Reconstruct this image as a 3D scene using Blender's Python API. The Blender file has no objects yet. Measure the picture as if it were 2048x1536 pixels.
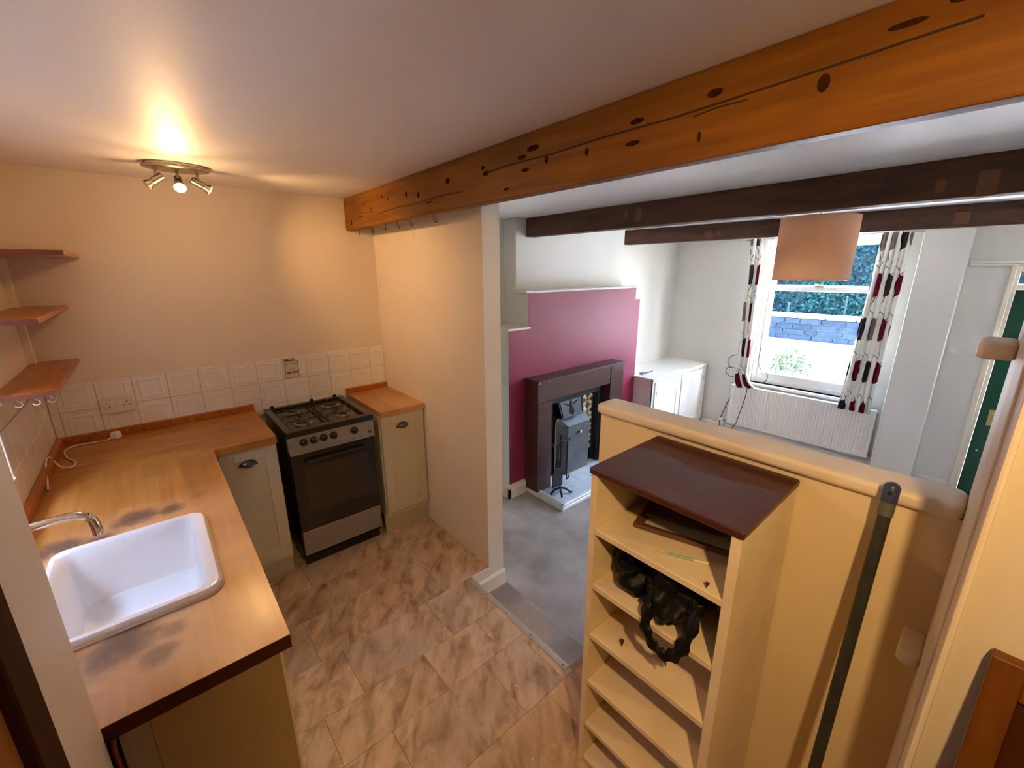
import bpy, bmesh, math, random
from mathutils import Vector, Matrix
random.seed(7)
C = bpy.context.scene.collection
R = math.radians
# ------------------------------------------------------------------ camera
SC = bpy.context.scene
cam = bpy.data.objects.new('camera', bpy.data.cameras.new('camera')); C.objects.link(cam)
cam.data.sensor_fit = 'HORIZONTAL'; cam.data.sensor_width = 36.0
cam.data.lens = 838.4 / 2048 * 36.0
cam.data.clip_start = 0.02
_y, _p, _r = R(40.613), R(-15.108), R(-0.246)
fw = Vector((math.sin(_y)*math.cos(_p), math.cos(_y)*math.cos(_p), math.sin(_p)))
rt = Vector((math.cos(_y), -math.sin(_y), 0)); up = rt.cross(fw)
rt2 = rt*math.cos(_r) + up*math.sin(_r); up2 = up*math.cos(_r) - rt*math.sin(_r)
mw = Matrix((rt2, up2, -fw)).transposed().to_4x4(); mw.translation = (0.486, -3.119, 1.79)
cam.matrix_world = mw
SC.camera = cam
# ------------------------------------------------------------------ world, sun, exposure
vs = SC.view_settings
vs.view_transform = 'Standard'; vs.look = 'None'; vs.gamma = 1.0; vs.exposure = 0.0; vs.use_curve_mapping = False
w = bpy.data.worlds.new('sky'); SC.world = w; w.use_nodes = True
nt = w.node_tree; bg = nt.nodes['Background']
sk = nt.nodes.new('ShaderNodeTexSky'); sk.sky_type = 'NISHITA'; sk.sun_disc = False
sk.sun_elevation = R(52); sk.sun_rotation = R(180); sk.air_density = 1.0; sk.dust_density = 1.2; sk.ozone_density = 1.0
nt.links.new(sk.outputs[0], bg.inputs[0]); bg.inputs[1].default_value = 11.0
try:
    w.cycles.sampling_method = 'AUTOMATIC'
except Exception: pass
SC.cycles.use_denoising = True
SC.cycles.max_bounces = 8; SC.cycles.diffuse_bounces = 6
SC.cycles.sample_clamp_indirect = 60.0; SC.cycles.caustics_reflective = False; SC.cycles.caustics_refractive = False
sun = bpy.data.objects.new('sun', bpy.data.lights.new('sun', 'SUN')); C.objects.link(sun)
sun.data.energy = 70.0; sun.data.angle = R(0.6); sun.data.color = (1, .95, .86)
sun.rotation_euler = Vector((0.0, 0.55, -0.80)).to_track_quat('-Z', 'Y').to_euler()
def portal(name, loc, rot, sx, sy):
    l = bpy.data.lights.new(name, 'AREA'); l.shape = 'RECTANGLE'; l.size = sx; l.size_y = sy
    l.cycles.is_portal = True
    o = bpy.data.objects.new(name, l); C.objects.link(o); o.location = loc; o.rotation_euler = rot
portal('window_portal', (6.37, -1.705, 1.28), (0, R(90), 0), 1.74, 1.15)
portal('kitchen_window_portal', (-.21, -1.36, 1.48), (0, R(-90), 0), 0.86, 1.0)

# ------------------------------------------------------------------ materials
MATS = {}
def _col(c): return (c[0], c[1], c[2], 1)
def mat(name, col, rough=.6, metal=0, col2=None, nscale=6, stretch=(1,1,1), bump=0, bscale=60, detail=4, lo=.35, hi=.65, spec=.5, rnd=0, trans=0, coat=0):
    m = bpy.data.materials.new(name); m.use_nodes = True; MATS[name] = m
    t = m.node_tree; b = t.nodes['Principled BSDF']
    b.inputs['Base Color'].default_value = _col(col); b.inputs['Roughness'].default_value = rough; b.inputs['Metallic'].default_value = metal
    b.inputs['Specular IOR Level'].default_value = spec
    if coat: b.inputs['Coat Weight'].default_value = coat; b.inputs['Coat Roughness'].default_value = .15
    tc = t.nodes.new('ShaderNodeTexCoord'); mp = t.nodes.new('ShaderNodeMapping'); mp.inputs['Scale'].default_value = stretch
    t.links.new(tc.outputs['Object'], mp.inputs['Vector'])
    out = None
    if col2 is not None:
        n = t.nodes.new('ShaderNodeTexNoise'); n.inputs['Scale'].default_value = nscale; n.inputs['Detail'].default_value = detail
        t.links.new(mp.outputs[0], n.inputs['Vector'])
        r = t.nodes.new('ShaderNodeMapRange'); r.inputs[1].default_value = lo; r.inputs[2].default_value = hi
        t.links.new(n.outputs['Fac'], r.inputs[0])
        mx = t.nodes.new('ShaderNodeMix'); mx.data_type = 'RGBA'; mx.inputs[6].default_value = _col(col); mx.inputs[7].default_value = _col(col2)
        t.links.new(r.outputs[0], mx.inputs[0]); out = mx.outputs[2]
    if rnd:
        oi = t.nodes.new('ShaderNodeObjectInfo'); hs = t.nodes.new('ShaderNodeHueSaturation')
        rr = t.nodes.new('ShaderNodeMapRange'); rr.inputs[3].default_value = 1-rnd; rr.inputs[4].default_value = 1+rnd
        t.links.new(oi.outputs['Random'], rr.inputs[0]); t.links.new(rr.outputs[0], hs.inputs['Value'])
        if out: t.links.new(out, hs.inputs['Color'])
        else: hs.inputs['Color'].default_value = _col(col)
        out = hs.outputs[0]
    if out: t.links.new(out, b.inputs['Base Color'])
    if bump:
        n2 = t.nodes.new('ShaderNodeTexNoise'); n2.inputs['Scale'].default_value = bscale; n2.inputs['Detail'].default_value = 3
        t.links.new(mp.outputs[0], n2.inputs['Vector'])
        bp = t.nodes.new('ShaderNodeBump'); bp.inputs['Strength'].default_value = bump; bp.inputs['Distance'].default_value = .01
        t.links.new(n2.outputs['Fac'], bp.inputs['Height']); t.links.new(bp.outputs[0], b.inputs['Normal'])
    if trans:
        b.inputs['Transmission Weight'].default_value = trans
    return m
def N(m, kind): return m.node_tree.nodes.new(kind)
def L(m, a, b): m.node_tree.links.new(a, b)
def math_node(m, op, a, b=None, c=None):
    n = N(m, 'ShaderNodeMath'); n.operation = op
    for i, v in enumerate((a, b, c)):
        if v is None: continue
        if isinstance(v, (int, float)): n.inputs[i].default_value = v
        else: L(m, v, n.inputs[i])
    return n.outputs[0]

mat('kitchen_paint', (.80,.71,.58), .55, col2=(.77,.67,.53), nscale=2.5, bump=.05, bscale=35)
mat('magnolia', (.80,.73,.60), .5, col2=(.76,.68,.54), nscale=2, bump=.05, bscale=40)
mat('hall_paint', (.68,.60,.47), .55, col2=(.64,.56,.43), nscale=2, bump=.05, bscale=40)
mat('living_ceiling', (.86,.84,.80), .6, col2=(.83,.81,.77), nscale=2, bump=.06, bscale=45)
mat('white_wall', (.67,.65,.60), .6, col2=(.64,.62,.565), nscale=2, bump=.06, bscale=45)
mat('ceiling_paint', (.82,.80,.80), .55, spec=.35, col2=(.77,.76,.77), nscale=1.5, bump=.04, bscale=30)
mat('white_gloss', (.76,.74,.69), .28, col2=(.72,.69,.63), nscale=9)
mat('cap_paint', (.78,.69,.55), .42, col2=(.70,.59,.45), nscale=5)
mat('half_wall_paint', (.78,.66,.43), .6, col2=(.73,.60,.38), nscale=2.5, bump=.05, bscale=40)
mat('shelf_paint', (.80,.67,.46), .5, col2=(.70,.55,.36), nscale=7, lo=.45, hi=.8)
mat('plum', (.27,.024,.062), .46, spec=.38, col2=(.24,.021,.055), nscale=2, bump=.04, bscale=40)
mat('mahogany', (.075,.018,.012), .40, col2=(.050,.013,.009), nscale=5, stretch=(1,1,6))
mat('shelf_top_wood', (.085,.022,.012), .34, col2=(.055,.016,.010), nscale=5, stretch=(6,1,1))
mat('tile_white', (.84,.80,.73), .14, col2=(.80,.75,.67), nscale=4, rnd=.03)
mat('grout', (.55,.47,.38), .9)
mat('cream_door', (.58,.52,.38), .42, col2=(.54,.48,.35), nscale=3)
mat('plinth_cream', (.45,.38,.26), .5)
mat('end_panel', (.34,.24,.10), .5, col2=(.30,.21,.088), nscale=3)
mat('pewter', (.10,.10,.11), .32, metal=.9)
mat('black_enamel', (.012,.010,.008), .22)
mat('hob_enamel', (.040,.032,.020), .25, col2=(.035,.028,.018), nscale=9)
mat('black_iron', (.010,.010,.011), .45)
mat('cast_iron', (.016,.017,.021), .38, metal=.3)
mat('oven_glass', (.030,.020,.012), .08)
mat('steel', (.32,.295,.255), .40, metal=.6, col2=(.29,.265,.225), nscale=4, stretch=(1,1,12))
mat('chrome', (.75,.76,.78), .09, metal=1)
mat('brushed_nickel', (.38,.35,.30), .32, metal=1)
mat('ceramic', (.86,.86,.86), .12)
mat('white_plastic', (.80,.78,.74), .35)
mat('socket_plastic', (.72,.67,.62), .35)
mat('dark_hole', (.01,.008,.006), .8)
mat('varnish_wood', (.46,.145,.018), .28, col2=(.30,.080,.010), nscale=4, stretch=(10,1.2,10))
mat('varnish_edge', (.20,.045,.022), .35)
mat('dark_beam', (.115,.042,.014), .62, col2=(.050,.018,.008), nscale=3, stretch=(7,1.0,7), detail=7, lo=.3, hi=.72, bump=.3, bscale=20)
mat('beam_plug', (.21,.085,.030), .6, col2=(.16,.06,.02), nscale=6)
mat('crack', (.030,.010,.004), .9)
mat('knot', (.030,.010,.0015), .9, spec=0, col2=(.055,.019,.003), nscale=40)
mat('door_brown', (.060,.018,.003), .75, spec=.1, col2=(.042,.012,.002), nscale=4, stretch=(8,8,1))
mat('edge_dark', (.055,.012,.004), .5, spec=.2)
mat('filler_tan', (.30,.24,.17), .5)
mat('door_orange', (.36,.12,.016), .55, spec=.25, col2=(.28,.085,.011), nscale=4, stretch=(8,8,1))
mat('panel_orange', (.15,.050,.004), .45, spec=.3, col2=(.11,.034,.003), nscale=4, stretch=(8,8,1))
mat('panel_red', (.055,.012,.002), .45, spec=.3, col2=(.042,.009,.002), nscale=4, stretch=(8,8,1))
mat('carpet', (.62,.51,.43), .95, col2=(.37,.295,.24), nscale=2.6, bump=.8, bscale=420, spec=.1, detail=6)
mat('strip_metal', (.62,.58,.50), .35, metal=.7)
mat('green_paint', (.004,.060,.028), .25)
mat('brass', (.62,.48,.22), .3, metal=.9)
mat('grey_plastic', (.10,.10,.085), .5)
mat('blue_plastic', (.030,.045,.11), .35)
mat('pole_paint', (.040,.042,.038), .45, col2=(.025,.025,.024), nscale=20)
mat('black_bag', (.0035,.0035,.0045), .50, bump=.15, bscale=30, spec=.22)
mat('yellow_thing', (.24,.20,.004), .5)
mat('leaf_brown', (.13,.035,.008), .6)
mat('frame_wood', (.13,.055,.025), .4)
mat('pencil_green', (.30,.44,.33), .4)
mat('pencil_wood', (.70,.52,.32), .6)
mat('screen_grey', (.085,.085,.080), .5, col2=(.14,.135,.125), nscale=7, metal=.3, lo=.4, hi=.8)
mat('hearth_tile', (.66,.68,.72), .22, rnd=.03)
mat('hearth_joint', (.32,.32,.33), .9)
mat('glass', (1,1,1), .0, trans=1, spec=.3)
mat('rad_white', (.80,.77,.71), .4)
mat('cable_black', (.012,.010,.010), .5)
mat('cable_white', (.80,.72,.60), .45)
mat('curtain_pole', (.50,.48,.46), .3, metal=.8)
mat('paper', (.70,.60,.42), .6)
mat('print_dark', (.10,.07,.05), .7)
mat('stone', (.0065,.0125,.0230), .9, spec=.05, col2=(.0120,.0190,.0290), nscale=6, rnd=.25, bump=.6, bscale=14)
mat('mortar', (.13,.135,.14), .9)
mat('coping', (.09,.10,.11), .9)
mat('post_wood', (.014,.028,.032), .9, spec=.05)
mat('path', (.80,.78,.74), .9, col2=(.70,.69,.66), nscale=2)
mat('hedge_leaf', (.0014,.020,.020), .7, rnd=.3, spec=.05, col2=(.0010,.011,.018), nscale=.9)
mat('hedge_core', (.001,.005,.008), .9)
mat('bush_leaf', (.012,.036,.007), .55, col2=(.026,.055,.017), nscale=9)
mat('bark', (.07,.06,.06), .9)
mat('daylight_block_stone', (.12,.13,.14), .9)
# emission of the lit bulbs
def emis(name, col, s):
    m = mat(name, col, .4); b = m.node_tree.nodes['Principled BSDF']
    b.inputs['Emission Color'].default_value = _col(col); b.inputs['Emission Strength'].default_value = s
emis('bulb_lit', (1,.80,.50), 60); emis('bulb_dim', (1,.74,.45), 2.0); mat('bulb_off', (.55,.50,.42), .15)
# window glass: plain thin pane
def thin_glass(name):
    m = bpy.data.materials.new(name); m.use_nodes = True; MATS[name] = m; t = m.node_tree; t.nodes.clear()
    o = t.nodes.new('ShaderNodeOutputMaterial'); mx = t.nodes.new('ShaderNodeMixShader'); tr = t.nodes.new('ShaderNodeBsdfTransparent'); gl = t.nodes.new('ShaderNodeBsdfGlossy')
    gl.inputs['Roughness'].default_value = .02; mx.inputs[0].default_value = .06
    t.links.new(tr.outputs[0], mx.inputs[1]); t.links.new(gl.outputs[0], mx.inputs[2]); t.links.new(mx.outputs[0], o.inputs[0])
thin_glass('pane_glass')
# lamp shade cloth
m = mat('shade_cloth', (.74,.56,.40), .8, bump=.25, bscale=260, stretch=(1,1,1)); t = m.node_tree
tl = t.nodes.new('ShaderNodeBsdfTranslucent'); tl.inputs[0].default_value = (.92,.62,.40,1); ms = t.nodes.new('ShaderNodeMixShader'); ms.inputs[0].default_value = .55
t.links.new(t.nodes['Principled BSDF'].outputs[0], ms.inputs[1]); t.links.new(tl.outputs[0], ms.inputs[2]); t.links.new(ms.outputs[0], t.nodes['Material Output'].inputs[0])
# oak worktop made of glued staves with water stains
def worktop(name, rot, stains):
    m = mat(name, (.55,.22,.05), .30); t = m.node_tree; b = t.nodes['Principled BSDF']
    tc = N(m,'ShaderNodeTexCoord'); mp = N(m,'ShaderNodeMapping'); mp.inputs['Rotation'].default_value = (0,0,rot); L(m, tc.outputs['Object'], mp.inputs[0])
    br = N(m,'ShaderNodeTexBrick'); br.inputs['Scale'].default_value = 1; br.inputs['Brick Width'].default_value = .26; br.inputs['Row Height'].default_value = .042
    br.inputs['Mortar Size'].default_value = .0006; br.inputs['Bias'].default_value = 0; br.offset = .37; br.inputs['Mortar Smooth'].default_value = .4
    br.inputs['Color1'].default_value = (.46,.20,.030,1); br.inputs['Color2'].default_value = (.34,.13,.012,1); br.inputs['Mortar'].default_value = (.28,.10,.01,1)
    L(m, mp.outputs[0], br.inputs['Vector'])
    mp2 = N(m,'ShaderNodeMapping'); mp2.inputs['Scale'].default_value = (3,45,3); L(m, mp.outputs[0], mp2.inputs[0])
    n = N(m,'ShaderNodeTexNoise'); n.inputs['Scale'].default_value = 1; n.inputs['Detail'].default_value = 6; L(m, mp2.outputs[0], n.inputs['Vector'])
    rr = N(m,'ShaderNodeMapRange'); rr.inputs[1].default_value=.3; rr.inputs[2].default_value=.7; rr.inputs[3].default_value=.78; rr.inputs[4].default_value=1.12; L(m, n.outputs['Fac'], rr.inputs[0])
    hs = N(m,'ShaderNodeHueSaturation'); L(m, br.outputs['Color'], hs.inputs['Color']); L(m, rr.outputs[0], hs.inputs['Value'])
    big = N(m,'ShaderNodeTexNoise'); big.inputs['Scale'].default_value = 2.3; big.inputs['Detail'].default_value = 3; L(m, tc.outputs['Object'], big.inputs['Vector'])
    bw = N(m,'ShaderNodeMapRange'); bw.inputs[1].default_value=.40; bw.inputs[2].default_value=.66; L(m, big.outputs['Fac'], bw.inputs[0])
    worn_sheen = N(m,'ShaderNodeMix'); worn_sheen.data_type='RGBA'; worn_sheen.inputs[7].default_value = (.66,.41,.22,1); L(m, hs.outputs[0], worn_sheen.inputs[6])
    sy = N(m,'ShaderNodeSeparateXYZ'); L(m, tc.outputs['Object'], sy.inputs[0]); sheen_y = N(m,'ShaderNodeMapRange'); sheen_y.inputs[1].default_value=.30; sheen_y.inputs[2].default_value=-.45; sheen_y.inputs[3].default_value=.12; sheen_y.inputs[4].default_value=1; L(m, sy.outputs[1], sheen_y.inputs[0])  # paler towards the near end: daylight sheen put into the worn colour
    L(m, math_node(m,'MULTIPLY', math_node(m,'ADD', math_node(m,'MULTIPLY',bw.outputs[0],.6), .22), sheen_y.outputs[0]), worn_sheen.inputs[0])
    col = worn_sheen.outputs[2]
    sn = N(m,'ShaderNodeTexNoise'); sn.inputs['Scale'].default_value = 13; sn.inputs['Detail'].default_value = 6; sn.inputs['Roughness'].default_value=.65; L(m, tc.outputs['Object'], sn.inputs['Vector'])
    tot = None
    for (x, y, z, rad, amt) in stains:
        d = N(m,'ShaderNodeVectorMath'); d.operation='DISTANCE'; L(m, tc.outputs['Object'], d.inputs[0]); d.inputs[1].default_value = (x,y,z)
        dd = math_node(m,'ADD', d.outputs['Value'], math_node(m,'MULTIPLY', math_node(m,'SUBTRACT', sn.outputs['Fac'], .5), rad*1.6))
        r2 = N(m,'ShaderNodeMapRange'); r2.interpolation_type='SMOOTHSTEP'; r2.inputs[1].default_value = rad*.25; r2.inputs[2].default_value = rad*1.1; r2.inputs[3].default_value = amt; r2.inputs[4].default_value = 0
        L(m, dd, r2.inputs[0]); tot = r2.outputs[0] if tot is None else math_node(m,'MAXIMUM', tot, r2.outputs[0])
    if tot is not None:
        mx = N(m,'ShaderNodeMix'); mx.data_type='RGBA'; mx.inputs[7].default_value=(.085,.055,.045,1); L(m, col, mx.inputs[6]); L(m, tot, mx.inputs[0]); col = mx.outputs[2]
        L(m, math_node(m,'ADD', math_node(m,'MULTIPLY',bw.outputs[0],.2), .28), b.inputs['Roughness'])
    L(m, col, b.inputs['Base Color'])
# big pine beam
def pine():
    m = mat('pine_beam', (.5,.18,.03), .5, spec=.25); b = m.node_tree.nodes['Principled BSDF']
    tc = N(m,'ShaderNodeTexCoord'); mp = N(m,'ShaderNodeMapping'); mp.inputs['Scale'].default_value=(14,.9,14); L(m, tc.outputs['Object'], mp.inputs[0])
    n = N(m,'ShaderNodeTexNoise'); n.inputs['Scale'].default_value=2.2; n.inputs['Detail'].default_value=7; n.inputs['Distortion'].default_value=.6; L(m, mp.outputs[0], n.inputs['Vector'])
    cr = N(m,'ShaderNodeValToRGB'); e = cr.color_ramp.elements; e[0].position=.25; e[0].color=(.13,.043,.002,1); e[1].position=.75; e[1].color=(.25,.092,.004,1)
    L(m, n.outputs['Fac'], cr.inputs[0])
    n3 = N(m,'ShaderNodeTexNoise'); n3.inputs['Scale'].default_value=2.6; n3.inputs['Detail'].default_value=5; L(m, tc.outputs['Object'], n3.inputs['Vector'])
    r3 = N(m,'ShaderNodeMapRange'); r3.inputs[1].default_value=.52; r3.inputs[2].default_value=.72; r3.inputs[4].default_value=.5; L(m, n3.outputs['Fac'], r3.inputs[0])
    mx = N(m,'ShaderNodeMix'); mx.data_type='RGBA'; mx.inputs[7].default_value=(.10,.036,.004,1); L(m, cr.outputs[0], mx.inputs[6]); L(m, r3.outputs[0], mx.inputs[0])
    L(m, mx.outputs[2], b.inputs['Base Color'])
    bp = N(m,'ShaderNodeBump'); bp.inputs['Strength'].default_value=.12; bp.inputs['Distance'].default_value=.01; L(m, n.outputs['Fac'], bp.inputs['Height']); L(m, bp.outputs[0], b.inputs['Normal'])
pine()
# stone-look vinyl
def vinyl():
    m = mat('vinyl', (.4,.3,.2), .34); b = m.node_tree.nodes['Principled BSDF']
    tc = N(m,'ShaderNodeTexCoord'); oi = N(m,'ShaderNodeObjectInfo')
    off = N(m,'ShaderNodeVectorMath'); off.operation='MULTIPLY_ADD'
    cmb = N(m,'ShaderNodeCombineXYZ'); 
    for i in range(3): L(m, oi.outputs['Random'], cmb.inputs[i])
    L(m, cmb.outputs[0], off.inputs[0]); off.inputs[1].default_value=(31,17,5); L(m, tc.outputs['Object'], off.inputs[2])
    mp = N(m,'ShaderNodeMapping'); mp.inputs['Scale'].default_value=(1,1.0,1); mp.inputs['Rotation'].default_value=(0,0,.6); L(m, off.outputs[0], mp.inputs[0])
    st = N(m,'ShaderNodeMapping'); st.inputs['Scale'].default_value=(2.0,.8,1); L(m, mp.outputs[0], st.inputs[0])
    n = N(m,'ShaderNodeTexNoise'); n.inputs['Scale'].default_value=7; n.inputs['Detail'].default_value=10; n.inputs['Roughness'].default_value=.62; n.inputs['Distortion'].default_value=.5; L(m, st.outputs[0], n.inputs['Vector'])
    cr = N(m,'ShaderNodeValToRGB'); e = cr.color_ramp.elements; e[0].position=.30; e[0].color=(.19,.115,.062,1); e[1].position=.72; e[1].color=(.72,.53,.37,1)
    k = cr.color_ramp.elements.new(.5); k.color=(.50,.345,.215,1)
    L(m, n.outputs['Fac'], cr.inputs[0])
    g = N(m,'ShaderNodeTexNoise'); g.inputs['Scale'].default_value=1.7; g.inputs['Detail'].default_value=4; L(m, off.outputs[0], g.inputs['Vector'])
    gr = N(m,'ShaderNodeMapRange'); gr.inputs[1].default_value=.5; gr.inputs[2].default_value=.7; gr.inputs[4].default_value=.65; L(m, g.outputs['Fac'], gr.inputs[0])
    mx = N(m,'ShaderNodeMix'); mx.data_type='RGBA'; mx.inputs[7].default_value=(.42,.34,.29,1); L(m, cr.outputs[0], mx.inputs[6]); L(m, gr.outputs[0], mx.inputs[0])
    hs = N(m,'ShaderNodeHueSaturation'); rr = N(m,'ShaderNodeMapRange'); rr.inputs[3].default_value=.90; rr.inputs[4].default_value=1.08; L(m, oi.outputs['Random'], rr.inputs[0]); L(m, rr.outputs[0], hs.inputs['Value']); L(m, mx.outputs[2], hs.inputs['Color'])
    L(m, hs.outputs[0], b.inputs['Base Color'])
    rg = N(m,'ShaderNodeMapRange'); rg.inputs[3].default_value=.28; rg.inputs[4].default_value=.50; L(m, n.outputs['Fac'], rg.inputs[0]); L(m, rg.outputs[0], b.inputs['Roughness'])
vinyl()
mat('vinyl_joint', (.31,.21,.135), .7)
# printed curtain: tulip heads on thin twigs (UV: metres of cloth)
def curtain_cloth():
    m = mat('curtain_cloth', (.78,.74,.64), .85, spec=.1); t = m.node_tree; b = t.nodes['Principled BSDF']
    uv = N(m,'ShaderNodeUVMap'); sp = N(m,'ShaderNodeSeparateXYZ'); L(m, uv.outputs[0], sp.inputs[0])
    U, V = sp.outputs[0], sp.outputs[1]
    cw, ch = .27, .44
    row = math_node(m,'FLOOR', math_node(m,'DIVIDE', V, ch))
    shift = math_node(m,'MULTIPLY', math_node(m,'MODULO', row, 2), cw*.5)
    us = math_node(m,'ADD', U, shift)
    colid = math_node(m,'FLOOR', math_node(m,'DIVIDE', us, cw))
    fu = math_node(m,'SUBTRACT', math_node(m,'MODULO', us, cw), cw*.5)
    fv = math_node(m,'SUBTRACT', math_node(m,'MODULO', V, ch), ch*.5)
    # head: egg with toothed top
    tooth = math_node(m,'MULTIPLY', math_node(m,'PINGPONG', math_node(m,'ADD',fu,.5), .025), 1.2)
    a = math_node(m,'POWER', math_node(m,'DIVIDE', fu, .088), 2)
    c = math_node(m,'POWER', math_node(m,'DIVIDE', fv, .125), 2)
    egg = math_node(m,'LESS_THAN', math_node(m,'ADD', a, c), 1)
    top = math_node(m,'LESS_THAN', math_node(m,'SUBTRACT', fv, tooth), .085)
    head = math_node(m,'MULTIPLY', egg, top)
    hid = math_node(m,'FRACT', math_node(m,'MULTIPLY', math_node(m,'SINE', math_node(m,'ADD', math_node(m,'MULTIPLY', colid, 12.9), math_node(m,'MULTIPLY', row, 78.2))), 437.5))
    cr = N(m,'ShaderNodeValToRGB'); cr.color_ramp.interpolation='CONSTANT'; e=cr.color_ramp.elements
    e[0].position=0; e[0].color=(.115,.004,.016,1); e[1].position=.5; e[1].color=(.030,.020,.024,1)
    k=cr.color_ramp.elements.new(.75); k.color=(.20,.155,.125,1)
    L(m, hid, cr.inputs[0])
    # twigs
    wv = math_node(m,'MULTIPLY', math_node(m,'SINE', math_node(m,'MULTIPLY', V, 17)), .030)
    st = math_node(m,'LESS_THAN', math_node(m,'ABSOLUTE', math_node(m,'SUBTRACT', fu, wv)), .0035)
    br1 = math_node(m,'LESS_THAN', math_node(m,'ABSOLUTE', math_node(m,'SUBTRACT', math_node(m,'ADD', fv, math_node(m,'MULTIPLY', math_node(m,'ABSOLUTE', fu), -1.1)), .055)), .0045)
    low = math_node(m,'GREATER_THAN', math_node(m,'ABSOLUTE',fu), .02)
    twig = math_node(m,'MAXIMUM', st, math_node(m,'MULTIPLY', br1, low))
    nz = N(m,'ShaderNodeTexNoise'); nz.inputs['Scale'].default_value=5; L(m, uv.outputs[0], nz.inputs['Vector'])
    lf = math_node(m,'MULTIPLY', math_node(m,'GREATER_THAN', nz.outputs['Fac'], .56), .35)
    m0 = N(m,'ShaderNodeMix'); m0.data_type='RGBA'; m0.inputs[6].default_value=(.80,.77,.69,1); m0.inputs[7].default_value=(.58,.55,.47,1); L(m, lf, m0.inputs[0])
    m1 = N(m,'ShaderNodeMix'); m1.data_type='RGBA'; m1.inputs[7].default_value=(.13,.09,.085,1); L(m, m0.outputs[2], m1.inputs[6]); L(m, twig, m1.inputs[0])
    m2 = N(m,'ShaderNodeMix'); m2.data_type='RGBA'; L(m, m1.outputs[2], m2.inputs[6]); L(m, cr.outputs[0], m2.inputs[7]); L(m, head, m2.inputs[0])
    L(m, m2.outputs[2], b.inputs['Base Color'])
    tl = t.nodes.new('ShaderNodeBsdfTranslucent'); L(m, m2.outputs[2], tl.inputs[0]); ms = t.nodes.new('ShaderNodeMixShader'); ms.inputs[0].default_value=.18
    L(m, b.outputs[0], ms.inputs[1]); L(m, tl.outputs[0], ms.inputs[2]); L(m, ms.outputs[0], t.nodes['Material Output'].inputs[0])
curtain_cloth()
# fireplace tile with a cream and amber flower
def fire_tile():
    m = mat('fire_tile', (.1,.1,.05), .2); b = m.node_tree.nodes['Principled BSDF']
    uv = N(m,'ShaderNodeUVMap'); sp = N(m,'ShaderNodeSeparateXYZ'); L(m, uv.outputs[0], sp.inputs[0])
    x = math_node(m,'ABSOLUTE', math_node(m,'SUBTRACT', sp.outputs[0], .5)); y = math_node(m,'ABSOLUTE', math_node(m,'SUBTRACT', sp.outputs[1], .5))
    r = math_node(m,'SQRT', math_node(m,'ADD', math_node(m,'POWER',x,2), math_node(m,'POWER',y,2)))
    diag = math_node(m,'LESS_THAN', math_node(m,'ABSOLUTE', math_node(m,'SUBTRACT', x, y)), math_node(m,'ADD', math_node(m,'MULTIPLY', r, .42), .02))
    inn = math_node(m,'LESS_THAN', r, .60); pet = math_node(m,'MULTIPLY', diag, inn)
    m1 = N(m,'ShaderNodeMix'); m1.data_type='RGBA'; m1.inputs[6].default_value=(.10,.085,.045,1); m1.inputs[7].default_value=(.66,.60,.44,1); L(m, pet, m1.inputs[0])
    m2 = N(m,'ShaderNodeMix'); m2.data_type='RGBA'; m2.inputs[7].default_value=(.55,.28,.05,1); L(m, m1.outputs[2], m2.inputs[6]); L(m, math_node(m,'LESS_THAN', r, .22), m2.inputs[0])
    m3 = N(m,'ShaderNodeMix'); m3.data_type='RGBA'; m3.inputs[7].default_value=(.16,.05,.02,1); L(m, m2.outputs[2], m3.inputs[6]); L(m, math_node(m,'LESS_THAN', r, .08), m3.inputs[0])
    L(m, m3.outputs[2], b.inputs['Base Color'])
fire_tile()

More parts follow.
